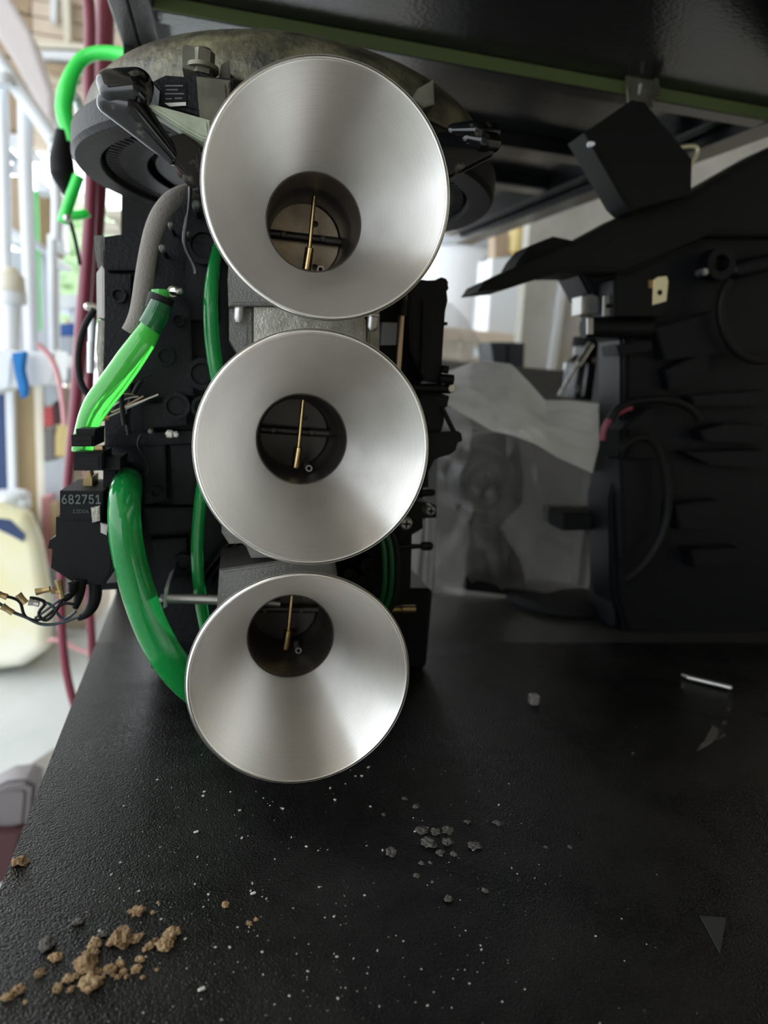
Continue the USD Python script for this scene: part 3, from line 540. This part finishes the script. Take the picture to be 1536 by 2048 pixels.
# the second, nearly black engine
e2 = thing('spare_engine', 'second engine, nearly black, standing in the shade at the right end of the bench', 'engine', (.42, .62, TZ))
def q2(name, px, y, t, m='engine_black', bev=.002, **kw): return part(e2, name, prism(px, y, t, bev=bev), m, **kw)
q2('top_plate', [(958, 582), (972, 562), (1040, 530), (1150, 484), (1266, 421), (1385, 385), (1560, 285), (1700, 220), (1700, 470), (1420, 470), (1240, 545), (1118, 544), (1018, 576)], .585, .05, 'plate_black', .004)
q2('top_plate_boss', [(1026, 548), (1046, 512), (1066, 488), (1112, 470), (1150, 478), (1180, 500), (1100, 540)], .60, .04, 'plate_black', .006)
q2('crankcase', [(1160, 545), (1240, 540), (1420, 468), (1700, 468), (1700, 1420), (1420, 1330), (1250, 1280), (1225, 1180), (1222, 1000), (1246, 900), (1246, 680), (1190, 600)], .60, .045, 'engine_black', .006)
q2('ignition_box', [(1228, 560), (1236, 552), (1330, 552), (1330, 632), (1230, 632)], .572, .04, 'plastic_black')
c1 = q2('mounting_tab', [(1308, 560), (1316, 554), (1334, 552), (1337, 562), (1333, 602), (1306, 610)], .570, .0015, 'gold_clip', .0004, label='small pale tab with a hole')
part(c1, 'bolt_hole', cyl(P(1320, 585, .5698), P(1320, 585, .5698) + [0, .0002, 0], S(6, .57), 16), 'rubber_black')
q2('fitting', rect(1298, 560, 1309, 576), .571, .004, 'brass_dull', .0005)
c2 = q2('mounting_tab', [(1208, 592), (1224, 586), (1225, 630), (1207, 632)], .580, .002, 'steel_dull', .0004); part(c2, 'bolt_hole', cyl(P(1216, 612, .5798), P(1216, 612, .5798) + [0, .0002, 0], S(5, .58), 16), 'rubber_black')
q2('clamp', [(1165, 592), (1186, 588), (1202, 594), (1206, 628), (1164, 628)], .60, .02, 'steel_dull'); part(e2, 'sensor', ptube([(1168, 655), (1300, 655)], .595, 22), 'rubber_black'); q2('clip', rect(1176, 636, 1187, 668), .576, .003, 'steel_dull', .0005)
for (px, y) in (([(1235, 690), (1305, 680), (1310, 700), (1240, 712)], .59), ([(1310, 655), (1440, 620), (1536, 660), (1536, 700), (1330, 720)], .585), ([(1330, 740), (1420, 700), (1420, 760), (1340, 780)], .588), ([(1290, 820), (1310, 815), (1310, 860), (1240, 860)], .588),
                ([(1400, 862), (1450, 848), (1536, 850), (1536, 890), (1410, 882)], .582), ([(1380, 792), (1536, 780), (1536, 812), (1390, 812)], .584), ([(1370, 905), (1536, 900), (1536, 940), (1420, 930)], .582), ([(1240, 920), (1320, 920), (1326, 1120), (1246, 1120)], .59), ([(1350, 1010), (1440, 1000), (1450, 1060), (1360, 1060)], .584), ([(1380, 1100), (1480, 1096), (1490, 1130), (1390, 1136)], .582)):
    q2('rib', px, y, .03)
part(e2, 'lifting_eye', [lathe([(S(18, .58), 0), (S(34, .58), 0), (S(34, .58), .014), (S(18, .58), .014), (S(18, .58), 0)], P(1444, 526, .575), (0, 1, 0), 32), hull([(P(1470, 540, .585), .008), (P(1560, 520, .585), .008)])], 'engine_black')
part(e2, 'bolt', hexhead(P(1403, 545, .574), (0, -1, 0), S(8, .574), .01), 'steel_dull')
for pts in ([(1222, 840), (1240, 815), (1290, 800), (1360, 806), (1400, 840)], [(1240, 900), (1300, 880), (1330, 940), (1320, 1080), (1250, 1160)], [(1460, 560), (1440, 620), (1470, 700), (1536, 720)]):
    part(e2, 'hose', ptube(pts, .575, 9), 'rubber_black')
part(e2, 'battery_lead', ptube([(1205, 880), (1212, 850), (1232, 828), (1262, 815)], .576, 7), 'maroon', label='dark red lead')
part(e2, 'base', box((P(1235, 1200, .6)[0], .606, TZ), (.8, .66, TZ + .12), .003), 'engine_black')
# pulley standing in the plastic bag
pl = thing('pulley', 'black ribbed pulley wheel wrapped in the plastic bag', 'pulley', tuple(P(968, 1060, .66)))
cp = P(972, 962, .70)
part(pl, 'housing', prism([(888, 935), (900, 910), (960, 870), (1010, 862), (1040, 880), (1052, 960), (1048, 1010), (1000, 1058), (940, 1052), (916, 1020), (918, 965), (894, 962)], .72, .03, bev=.006), 'fabric_dark')
part(pl, 'wheel', lathe([(1e-5, -.004), (.008, -.004), (.010, .004), (.020, .004), (.023, -.003), (.030, -.003), (.033, .004), (.036, .022), (1e-5, .022)], cp, (0, 1, 0), 48), 'engine_black')
part(pl, 'stand', prism([(940, 1050), (1000, 1055), (1040, 1120), (1060, 1195), (930, 1180)], .70, .01), 'fabric_dark')
fr_ = random.Random(21); planes = [(fr_.uniform(-.22, .22), fr_.uniform(-.22, .22), fr_.random(), fr_.random()) for _ in range(16)]
def facet(u, w):
    h = sorted(a * (u - p) + b * (w - q) for a, b, p, q in planes); return .6 * h[-1] + .4 * h[-3] - .5 * h[0]
nz = lambda u, w, s, f: (meshkit.fbm(np.array([u * f, w * f, s * 3.1]), 3, s) - .5)
solo('plastic_bag', sheet([(880, 745), (905, 742), (960, 730), (1020, 735), (1060, 768), (1090, 800), (1140, 803), (1210, 812)], [(868, 1185), (900, 1190), (960, 1192), (1020, 1200), (1080, 1205), (1130, 1198), (1170, 1196), (1212, 1190)], lambda u, w: .632 - .05 * math.sin(math.pi * min(1, w * .9 + .05)) + .30 * facet(u, w) + .16 * abs(nz(u, w, 3, 2.6)) + .10 * abs(nz(u * .7 + w * .5, w - .4 * u, 8, 3.4)), 80, 80), 'bag_film', 'large crumpled translucent plastic bag standing on the bench right of the engine', 'plastic bag')
solo('plastic_sheet', sheet([(884, 742), (905, 740), (940, 726), (975, 722), (1022, 728), (1058, 764), (1090, 800), (1140, 801), (1205, 808)], [(880, 800), (905, 815), (950, 842), (985, 862), (1030, 872), (1075, 890), (1115, 915), (1160, 935), (1205, 955)], lambda u, w: .585 + .05 * (1 - w) + .34 * facet(u, .25 + w * .5) + .012 * nz(u, w, 14, 5), 60, 40), 'bag_pale', 'pale creased plastic sheet draped over the top of the clear bag', 'plastic sheet', smooth=14)
solo('bag_heap', sheet([(872, 602), (905, 606), (935, 640), (965, 690), (990, 728)], [(872, 760), (905, 768), (940, 770), (975, 768), (1000, 760)], lambda u, w: .80 - .04 * math.sin(math.pi * w) + .10 * nz(u, w, 6, 4), 26, 26), 'bag_film', 'rounded clear plastic wrapping bulging behind the black air box', 'plastic wrap')
solo('plastic_tube', [ptube([(836, 1040), (826, 1110), (818, 1190)], .66, 13), ptube([(862, 1030), (858, 1110), (852, 1190)], .67, 10)], 'bag_film', 'pale plastic tubes standing beside the engine, left of the plastic bag', 'tube')
q = PZ(1058, 1168, TZ); solo('rubber_mat', lathe([(1e-5, 0), (.052, 0), (.055, .004), (.052, .012), (.03, .016), (1e-5, .016)], (q[0], .69, TZ - .0012), n=48), 'fabric_dark', 'flat round black pad lying under the plastic bag', 'pad')
solo('black_box', prism(rect(1128, 1025, 1210, 1062), .64, .05, bev=.003), 'fabric_dark', 'small black box end poking out beside the plastic bag', 'box')
gl = thing('glass_jar', 'small dark glass jar with bright highlights behind the plastic bag', 'jar', tuple(P(1160, 800, .86)))
jc = P(1166, 800, .86); part(gl, 'body', lathe([(1e-5, 0), (.028, 0), (.03, .004), (.03, .045), (.02, .055), (.02, .066), (1e-5, .066)], jc, n=36), 'gloss_black'); part(gl, 'lid', lathe([(1e-5, 0), (.022, 0), (.022, .012), (1e-5, .012)], jc + [0, 0, .066], n=36), 'fabric_dark')
solo('screwdriver', [ptube([(1118, 792), (1140, 755), (1160, 722)], .80, 4), ptube([(1156, 728), (1168, 710), (1182, 688)], .80, 7)], 'steel', 'thin bright steel tool leaning behind the plastic bag', 'tool')
solo('dark_crate', [prism([(982, 684), (1014, 684), (1014, 750), (990, 750)], 1.3, .08, bev=.003), prism([(1018, 684), (1050, 686), (1048, 770), (1018, 760)], 1.3, .08, bev=.003)], 'crate_dark', 'dark blue crate behind the plastic bag, left of the pale cement panel', 'crate')
qa, qb = P(862, 752, 1.1), P(1250, 752, 1.1); solo('added_dark_box', box((qa[0], 1.1, 0), (qb[0], 1.4, qb[2]), .005), 'added_box_grey', 'low dark grey box added behind the plastic bag to darken the view through it', 'cabinet')  # dark box added to darken what shows through the bag
bc = P(908, 690, 2.3)
bt = thing('back_table', 'plain wooden table in the daylight under the large bucket', 'table', (bc[0], 2.2, 0)); part(bt, 'tabletop', box((bc[0] - .35, 1.75, bc[2] - .03), (bc[0] + .33, 2.55, bc[2]), .004), 'weatherboard')
for sx in (-.33, .29):
    for yy in (1.77, 2.48): part(bt, 'leg', box((bc[0] + sx, yy, 0), (bc[0] + sx + .04, yy + .05, bc[2] - .03)), 'weatherboard')
bu = thing('bucket', 'large white and pale blue bucket in the daylight behind the top bell mouth', 'bucket', tuple(bc))
part(bu, 'body', lathe([(1e-5, 0), (.15, 0), (.165, .3), (.15, .3), (1e-5, .02)], bc, n=40), 'white_plastic'); part(bu, 'rim', lathe([(.160, .28), (.175, .28), (.175, .31), (.160, .31), (.160, .28)], bc, n=40), 'pale_grey')
solo('leaning_board', prism([(962, 520), (1012, 482), (1030, 500), (990, 704), (946, 704), (956, 600)], 1.93, .03), 'pale_grey', 'pale grey board leaning behind the long black plate', 'board')
solo('white_carton', prism([(984, 516), (1062, 512), (1062, 712), (972, 712)], 1.80, .1, bev=.004), 'white_plastic', 'white carton on the back table beside the cement panel', 'carton'); oq = P(1030, 512, 1.85); solo('orange_bottle', cyl(oq, oq + [0, 0, .085], .022, bev=.01), 'yellow_plastic', 'small orange-topped bottle between the bucket and the cement panel', 'bottle')
solo('timber_offcut', prism([(990, 470), (1012, 464), (1014, 511), (990, 515)], 1.84, .05), 'brown_board', 'short brown timber offcut beside the small orange bottle', 'timber')

# ------------------------------------------------------------------ background at the left
WR = thing('white_shelving', 'white tubular steel shelving unit at the left edge', 'shelving', tuple(P(60, 720, 1.62)[:2]) + (0,))
def wt(name, pts, y, r): return part(WR, name, ptube(pts, y, r, smooth=len(pts) > 2), 'white_paint')
for pts, r in (([(2, 150), (8, 300), (12, 500), (20, 760)], 10), ([(50, 190), (52, 340), (60, 560), (64, 720)], 12), ([(104, 470), (106, 600), (108, 760)], 8)):
    a = [P(p[0], p[1], 1.62) for p in pts]; top = a[0]; m = wt('upright', pts, 1.62, r)
for k, (x, z0) in enumerate(((8, 0), (62, 0), (107, 0))):
    a = P(x - 6, 740, 2.03); part(WR, 'leg', cyl((a[0], 2.03, 0), (a[0], 2.03, a[2]), .011), 'white_paint')
wt('brace', [(-12, 108), (108, 280)], 1.60, 13); wt('upright', [(106, 276), (112, 360), (112, 480)], 1.60, 9)
wt('rail', [(4, 338), (64, 340)], 1.63, 8); wt('brace', [(10, 300), (62, 352)], 1.64, 7); wt('rail', [(18, 456), (45, 474), (66, 484), (88, 500), (112, 514)], 1.66, 6); wt('knob', [(4, 150), (8, 172)], 1.58, 16)
tq = P(-60, 716, 1.5); uq = P(104, 720, 1.5)
part(WR, 'worktop', box((tq[0] - .2, 1.44, uq[2] - .012), (uq[0], 2.06, uq[2] + .012), .004), 'white_paint')
for (px0, px1, py, y0, y1) in ((66, 112, 506, 1.86, 2.04), (2, 46, 264, 1.86, 2.04), (10, 56, 472, 1.76, 1.88)):
    a, b = P(px0, py, y0), P(px1, py, y0); part(WR, 'shelf', box((a[0], y0, a[2] - .012), (b[0], y1, a[2]), .003), 'white_paint')
    part(WR, 'upright', box((a[0], y1 - .02, uq[2]), (a[0] + .02, y1, a[2] - .012), .003), 'white_paint')
def bg(name, px, y, t, m, lab, cat, bev=.004): return solo(name, prism(px, y, t, bev=bev), m, lab, cat)
j = thing('white_jar', 'white jar with a beige lid standing on the white worktop', 'jar', tuple(P(22, 706, 1.5)))
jq = P(22, 706, 1.5); part(j, 'body', lathe([(1e-5, 0), (.016, 0), (.018, .06), (.018, .09), (1e-5, .09)], jq, n=28), 'white_plastic'); part(j, 'rim', lathe([(1e-5, .09), (.029, .09), (.029, .112), (1e-5, .112)], jq, n=28), 'white_plastic'); part(j, 'lid', lathe([(1e-5, .112), (.027, .113), (.025, .14), (.01, .156), (1e-5, .158)], jq, n=28), 'cream_paint')
bg('storage_tub', [(48, 704), (110, 700), (108, 760), (96, 770), (52, 772)], 1.42, .1, 'white_plastic', 'small white tub hung at the front of the white worktop', 'tub')
bg('white_tray', [(-30, 714), (24, 712), (20, 775), (-30, 790)], 1.42, .1, 'white_plastic', 'white tray at the front of the worktop, cut by the left edge', 'tray')
bg('blue_rag', [(22, 706), (50, 702), (46, 740), (54, 775), (52, 792), (42, 798), (36, 780), (28, 745)], 1.38, .02, 'blue_cloth', 'bright blue rag hanging over the edge of the white worktop', 'rag')
bg('cardboard_sheet', [(27, 748), (70, 745), (82, 1270), (44, 1275)], 2.0, .02, 'cardboard', 'brown cardboard sheet standing under the white worktop', 'cardboard')
bg('timber_post', [(66, 745), (86, 742), (97, 1268), (82, 1270)], 1.97, .03, 'cream_paint', 'cream timber post right of the cardboard sheet', 'post')
bg('navy_panel', [(-30, 750), (10, 748), (24, 1275), (-30, 1290)], 2.0, .02, 'navy', 'dark blue panel under the white worktop at the left edge', 'panel')
bg('white_board', [(8, 748), (26, 748), (40, 1270), (24, 1275)], 1.97, .02, 'white_paint', 'narrow white board between the dark blue panel and the cardboard', 'board')
bg('cardboard_box', [(70, 382), (102, 382), (106, 500), (74, 504)], 1.9, .12, 'cardboard', 'tan cardboard box standing behind the white shelving', 'box'); bg('carton', [(10, 200), (38, 196), (40, 260), (12, 262)], 1.9, .12, 'brown_board', 'brown carton on the top of the white shelving', 'box')
bg('grey_sheet', [(18, 500), (104, 510), (110, 712), (20, 712)], 1.85, .02, 'pale_grey', 'grey sheet standing behind the white shelving', 'sheet')
bg('brown_box', [(16, 352), (44, 350), (46, 470), (20, 470)], 1.8, .05, 'brown_board', 'brown box between the left two white uprights', 'box')
bg('green_pole', [(66, 380), (74, 380), (82, 660), (74, 660)], 1.75, .01, 'green_bright', 'thin green strip along the white upright', 'strip')
bg('paper_bag', [(72, 352), (100, 374), (104, 384), (72, 384)], 1.75, .05, 'white_plastic', 'small white paper bag above the tan cardboard box', 'bag')
bg('white_bottle', [(104, 384), (118, 382), (128, 410), (124, 470), (128, 500), (110, 500), (104, 460)], 1.7, .06, 'white_plastic', 'white plastic bottle right of the tan cardboard box', 'bottle')
# garden beyond
sh = thing('shrub', 'pale green shrub in the daylight beyond the workshop', 'shrub', tuple(P(140, 560, 5.0)[:2]) + (0,))
part(sh, 'foliage', [blob(P(120 + 50 * rng.random(), 440 + 160 * rng.random(), 4.8 + .6 * rng.random()), .12 + .1 * rng.random(), .5, k + 2, sub=3, freq=4) for k in range(16)], 'foliage'); sq = P(140, 600, 5.0); part(sh, 'stem', cyl((sq[0], 5.0, 0), (sq[0], 5.0, sq[2]), .03), 'brown_board')
bg('white_bench', [(104, 590), (162, 588), (162, 616), (106, 620)], 2.12, .14, 'white_plastic', 'white bench board in front of the shrub', 'bench'); bg('white_fitting', [(136, 617), (160, 617), (158, 647), (142, 647)], 2.14, .05, 'white_plastic', 'white fitting hanging under the white bench board', 'fitting')
bg('blue_tub', [(110, 648), (152, 646), (152, 672), (112, 672)], 2.1, .2, 'blue_plastic', 'blue lid of the grey tub behind the maroon hoses', 'lid'); bg('grey_tub', [(114, 672), (156, 672), (152, 768), (122, 768)], 2.1, .2, 'pale_grey', 'pale grey tub under the blue lid', 'tub')
solo('pink_hose', ptube([(75, 690), (98, 710), (116, 752), (125, 800), (130, 850)], 1.35, 5), 'pink_hose', 'faded pink hose hanging right of the white tub', 'hose')
bg('yellow_bottle', [(110, 872), (114, 850), (128, 846), (140, 852), (142, 912), (110, 914)], 1.8, .07, 'yellow_plastic', 'yellow bottle with pale cap behind the maroon hoses', 'bottle'); pa, pb_ = P(104, 770, 2.06), P(190, 770, 2.06); solo('plywood_cabinet', box((pa[0], 2.06, 0), (pb_[0], 2.4, pa[2] - .004), .004), 'weatherboard', 'tan plywood cabinet under the pale grey tub', 'cabinet')
for (px, m, lab, cat) in (([(88, 770), (116, 762), (120, 810), (90, 812)], 'pale_grey', 'grey box in the clutter right of the cream post', 'box'), ([(88, 815), (106, 812), (108, 850), (88, 855)], 'red_plastic', 'red bottle in the clutter right of the cream post', 'bottle'), ([(104, 800), (120, 800), (122, 850), (106, 850)], 'dark_maroon', 'dark bottle in the clutter beside the red bottle', 'bottle'),
                          ([(88, 862), (108, 858), (110, 920), (90, 922)], 'bin_grey', 'grey tin below the red bottle', 'tin'), ([(88, 926), (128, 914), (140, 914), (136, 1180), (96, 1190)], 'pale_grey', 'pale bag on the floor below the yellow bottle', 'bag'), ([(82, 995), (100, 990), (112, 1080), (100, 1140), (84, 1120)], 'pink_hose', 'salmon pink cloth behind the relay', 'cloth'), ([(100, 1010), (118, 1000), (120, 1130), (104, 1140)], 'cardboard', 'brown cardboard piece behind the relay', 'cardboard')):
    bg(cat + '_item' if cat in ('box', 'bottle', 'bag') else cat, px, {'cloth': 1.88, 'cardboard': 1.81}.get(cat, 1.95), .05, m, lab, cat)
# the cream jerry can
jg = thing('jerry_can', 'large cream plastic jerry can with a handle standing on the concrete floor', 'jerry can', tuple(PZ(20, 1330, 0)))
jp = [(-70, 1040), (0, 1000), (40, 1015), (72, 1050), (82, 1090), (84, 1140), (99, 1180), (101, 1296), (92, 1312), (40, 1330), (-70, 1345)]
yj = 1.70; part(jg, 'body', hull([(P(a, b, yj + d) + [0, d * 0, 0], .03) for d in (.03, .22) for a, b in ((-60, 1060), (0, 1030), (40, 1042), (58, 1085), (62, 1140), (76, 1190), (76, 1280), (40, 1305), (-60, 1318))], 3), 'cream_jug')
part(jg, 'cap', [cyl(P(20, 1014, 1.8), P(18, 982, 1.8), .045, bev=.008), cyl(P(46, 1018, 1.78), P(46, 1000, 1.78), .018, bev=.004)], 'white_plastic')
part(jg, 'label', prism([(-10, 1036), (20, 1040), (50, 1070), (46, 1084), (20, 1070), (-10, 1056)], yj - .004, .003), 'navy')
bg('grey_bin', [(-30, 1590), (10, 1570), (48, 1566), (68, 1576), (60, 1660), (-30, 1680)], .95, .05, 'bin_grey', 'grey rounded bin lid on the floor at the left edge', 'bin', .012)
bg('maroon_bin', [(-40, 1662), (44, 1660), (20, 1760), (-40, 1790)], .94, .05, 'dark_maroon', 'dark maroon bin below the bench edge', 'bin')
wq = [PZ(-60, 1600, .06), PZ(64, 1520, .06), PZ(140, 1490, .06), PZ(140, 1560, .06), PZ(-60, 1660, .06)]
solo('floor_timber', [plan([(p[0], p[1]) for p in (PZ(20, 1560, .03), PZ(110, 1500, .03), PZ(130, 1540, .03), PZ(60, 1575, .03))], 0, .035)], 'wood_grey', 'weathered grey timber lying on the floor beside the bench', 'timber')
# maroon air hoses
solo('air_hose', ptube([(168, -40), (176, 0), (178, 150), (182, 300), (180, 420), (168, 600), (152, 800), (136, 960), (127, 1080), (122, 1190), (126, 1290), (146, 1400), (175, 1470)], .95, [10, 10, 10, 11, 12, 13, 11, 9, 8, 8, 8, 8, 8]), 'maroon', 'left maroon air hose hanging from above and curving below the bench edge', 'hose', 'maroon air hoses')
solo('air_hose', ptube([(212, -40), (211, 0), (208, 120), (200, 280), (194, 420), (184, 600), (178, 800), (176, 1000), (178, 1180), (184, 1290), (186, 1340)], .98, [16, 16, 16, 15, 13, 10, 8, 8, 8, 8, 8]), 'maroon', 'right maroon air hose, thicker at the top, passing behind the engine', 'hose', 'maroon air hoses')
solo('floor_hose', ptube([(96, 1282), (140, 1290), (165, 1302), (190, 1300)], 1.6, 4), 'pink_hose', 'thin faded red line lying on the concrete floor behind the maroon hoses', 'hose')
# green primer line with its black bulb
pb = thing('primer_line', 'bright green fuel line with a black squeeze bulb hanging left of the engine', 'fuel line', tuple(P(130, 400, .85)))
part(pb, 'hose', ptube([(275, 106, .8), (225, 106, .84), (165, 118), (145, 146), (132, 185), (128, 222), (138, 262), (142, 285)], .85, [12, 12, 11, 11, 12, 15, 14, 11], n=20), 'green_bright'); part(pb, 'hose', ptube([(122, 190), (122, 225), (123, 275)], .86, [9, 8, 6], n=16), 'green_hose')
part(pb, 'clamp', ptube([(165, 140), (152, 158), (160, 170)], .86, 5), 'steel')
part(pb, 'squeeze_bulb', ptube([(126, 262), (124, 285), (123, 320), (127, 355), (138, 388), (146, 402)], .85, [12, 15, 20, 21, 12, 6], n=24), 'rubber_black')
part(pb, 'hose', ptube([(157, 352), (148, 378), (136, 412), (126, 446)], .84, 10, n=20), 'green_bright'); part(pb, 'hose', ptube([(128, 440), (140, 432), (158, 430), (176, 424)], .87, 8, n=16), 'green_bright'); part(pb, 'ball_fitting', hull([(P(134, 436, .83), .004)], 3), 'steel'); part(pb, 'tail', ptube([(138, 436), (146, 462), (154, 496), (160, 530)], .86, 3.5), 'rubber_black')
part(pb, 'white_fitting', ptube([(140, 196, .86), (156, 205), (160, 222), (162, 240)], .88, 8), 'white_paint', label='white bracket behind the green line')  # bracket behind the line, joined to it as a part
q = P(228, 440, 1.22)
solo('cream_bracket', [box((q[0], 1.225, 0), (q[0] + .012, 1.245, q[2])), prism([(208, 420), (252, 418), (256, 452), (244, 452), (240, 436), (212, 432)], 1.2, .03, bev=.003), prism([(206, 442), (236, 444), (244, 464), (206, 464)], 1.22, .03, bev=.003)], 'cream_paint', 'cream bracket seen between the flywheel and the engine block', 'bracket')

# ------------------------------------------------------------------ grit and chips on the bench
def chip(px, py, wpx, m, seed, flat=.45, asp=1.0):
    q = PZ(px, py, TZ); r = S(wpx / 2, np.linalg.norm(q[1]) * 1.03 / 1.0)
    b = blob((0, 0, 0), r * 1.1, .9, seed, (1.0 * asp, .85 / asp, flat), 3, 1.55)
    b.apply_transform(trimesh.transformations.rotation_matrix(seed * 1.7, [0, 0, 1])); v = b.vertices; v[:, 2] = np.maximum(v[:, 2], -r * flat * .5)
    b.vertices = v; b.apply_translation((q[0], q[1], TZ - v[:, 2].min())); return b
big = [(240, 880, 46, 'clay', 'largest lumpy tan clay chip at the top of the pile'), (270, 878, 22, 'clay_pale', 'tan chip touching the right of the largest clay chip'), (190, 890, 30, 'clay_pale', 'orange-tan rounded chip left of the largest clay chip'), (182, 910, 27, 'clay', 'brown chip just below the orange-tan rounded chip'),
       (172, 930, 42, 'clay', 'brown broken lump in the middle of the pile'), (341, 870, 30, 'clay_pale', 'orange-tan chip furthest right at the top of the pile'), (330, 892, 32, 'clay_pale', 'flat orange-tan chip just under the furthest right one'), (302, 892, 19, 'clay', 'small tan chip left of the flat orange-tan one'),
       (135, 959, 20, 'clay_pale', 'pale rounded chip at the left of the main pile'), (115, 978, 21, 'clay_pale', 'pale upright chip at the lower left of the main pile'), (111, 917, 21, 'clay_pale', 'tan chip standing alone above the lower left of the pile'), (78, 948, 20, 'clay', 'lone tan chip left of the pile'), (182, 968, 40, 'clay_pale', 'pale jagged lump at the bottom of the pile'),
       (187, 952, 24, 'clay', 'brown chip above the pale jagged lump'), (220, 942, 24, 'clay', 'tan chip at the centre right of the pile'), (240, 930, 18, 'clay_pale', 'narrow pale chip above the centre right of the pile'), (273, 940, 19, 'clay_pale', 'pale chip at the right end of the pile'), (280, 920, 17, 'clay_pale', 'round pale chip above the right end of the pile'),
       (277, 824, 24, 'clay', 'lumpy tan chip alone above the pile'), (260, 824, 11, 'clay', 'little tan chip beside the lone lumpy one above the pile'), (451, 811, 15, 'clay_pale', 'small orange chip lying alone right of the pile'), (39, 725, 26, 'clay', 'tan flake near the left edge of the bench'), (93, 894, 29, 'grit_grey', 'dark grey flat flake left of the pile'),
       (157, 845, 18, 'grit_grey', 'small grey stone above the left of the pile'), (38, 980, 26, 'clay', 'tan clump at the bottom left corner of the bench'), (14, 995, 20, 'clay_pale', 'pale chip at the very left edge of the bench'), (51, 1005, 10, 'clay_pale', 'tiny pale chip below the bottom left clump'), (205, 870, 16, 'grit_grey', 'grey sliver between the two largest tan chips'),
       (498, 848, 13, 'clay', 'small tan crumb right of the pile under the bell mouth')]
for k, (a, b, w, m, lab) in enumerate(big):
    solo('clay_chip', chip(a, 1400 + b - 400 + 400 - 0 if False else b + 1000, w, m, k + 1), m, lab, 'chip', smooth=20)
r2 = random.Random(5)
small = [(289, 1900, 10), (285, 1956, 10), (314, 1940, 8), (306, 1826, 9), (317, 1807, 9), (150, 1955, 15), (162, 1938, 17), (142, 1980, 15), (175, 1983, 12), (205, 1956, 12), (235, 1955, 12), (252, 1955, 10), (512, 1840, 9), (170, 1920, 14), (155, 1925, 14), (200, 1945, 12), (247, 1944, 14), (192, 1972, 14), (165, 1966, 14), (226, 1950, 11), (310, 1880, 9)]
for k, (a, b, w) in enumerate(small):
    m = 'clay' if k % 3 else 'clay_pale'
    solo('clay_crumb', chip(a, b, w, m, 60 + k), m, 'small tan clay crumb among the bigger chips of the pile at the lower left', 'crumb', 'small crumbs in the clay pile', smooth=20)
grey = [(845, 1662, 24), (870, 1665, 20), (896, 1662, 22), (857, 1689, 30), (895, 1685, 22), (947, 1693, 25), (880, 1707, 18), (907, 1709, 15), (780, 1705, 24), (833, 1614, 14), (810, 1598, 11), (934, 1644, 13), (843, 1727, 11), (833, 1752, 13), (860, 1726, 8), (897, 1799, 18), (970, 1782, 15), (865, 1765, 8), (994, 1647, 16), (768, 1630, 9), (1092, 1695, 9), (1140, 1695, 10)]
own = {3: 'largest grey stone chip at the heart of the grey cluster', 5: 'lone grey stone chip right of the grey cluster', 8: 'grey stone chip furthest left of the grey cluster', 16: 'tall thin grey stone sliver below and right of the grey cluster', 15: 'grey stone chip on its own just below the grey cluster', 20: 'last grey stone but one towards the right of the bench', 21: 'grey stone furthest right on the bench'}
for k, (a, b, w) in enumerate(grey):
    solo('grit_stone', chip(a, b, w, 'grit_grey', 100 + k, .4), 'grit_grey', own.get(k, 'dull grey stone chip scattered on the dark middle of the bench'), 'stone', None if k in own else 'grey stone chips on the dark bench', smooth=20)
sp = []
for k in range(620):
    a, b = r2.random() * 1400, 1500 + r2.random() ** .8 * 548
    if a < 60 + (2048 - b) * .4: continue
    if r2.random() > math.exp(-((a - 560) / 480) ** 2): continue
    w = 1.6 + 4.5 * r2.random() ** 3; q = PZ(a, b, TZ); s = S(w / 2, q[1])
    t = trimesh.creation.icosphere(0, 1.0) if False else trimesh.creation.box((2 * s, 1.3 * s, .8 * s)); t.apply_transform(trimesh.transformations.rotation_matrix(r2.random() * 6.3, [0, 0, 1])); t.apply_translation((q[0], q[1], TZ + .35 * s)); sp.append(t)
solo('dust_specks', sp, 'speck', 'fine pale dust specks scattered over the black bench', 'dust', kind='stuff')
for (a, b, w, l) in ((403, 1981, 10, 'white splinter on the bench right of the clay pile'), (392, 1666, 6, 'pale splinter on the bench below the bottom bell mouth'), (506, 1789, 7, 'pale fleck on the bench right of the lone orange chip')):
    q = PZ(a, b, TZ); d = np.array([S(w / 2, q[1]), S(w / 5, q[1]), 0]); solo('splinter', hull([(q - d + [0, 0, .0006], .0005), (q + d + [0, 0, .0006], .0006)], 1), 'label_white', l, 'splinter')
q = PZ(1070, 1412, TZ); solo('plastic_cube', box((q[0] - .0035, q[1], TZ), (q[0] + .0035, q[1] + .006, TZ + .0075), .001), 'bin_grey', 'small grey plastic cube standing on the dark bench', 'cube')
a, b = PZ(1376, 1362, TZ), PZ(1458, 1382, TZ); solo('metal_strip', hull([(a + [0, 0, .003], .0022), (b + [0, 0, .003], .0022), (a + [0, .008, .002], .001), (b + [0, .008, .002], .001)], 1), 'steel_dull', 'short bright metal strip on the dark bench at the right', 'strip')
solo('plastic_film', film([(1240, 1370), (1330, 1348), (1400, 1345), (1480, 1340)], [(1190, 1500), (1290, 1530), (1380, 1520), (1450, 1480)], lambda u, w: .003 + .016 * max(0, nz(u, w, 12, 6)) + .01 * max(0, nz(u, w, 5, 14) - .1) , 30, 24), 'clear_film', 'thin clear plastic film lying crumpled on the dark bench at the right', 'film')
q = PZ(1425, 1866, TZ); solo('paper_scrap', plan([(PZ(1400, 1834, TZ)[0], PZ(1400, 1834, TZ)[1]), (PZ(1452, 1838, TZ)[0], PZ(1452, 1838, TZ)[1]), (PZ(1440, 1908, TZ)[0], PZ(1440, 1908, TZ)[1])], TZ, TZ + .0006), 'scrap_dark', 'dim triangular scrap on the bench at the lower right', 'scrap')
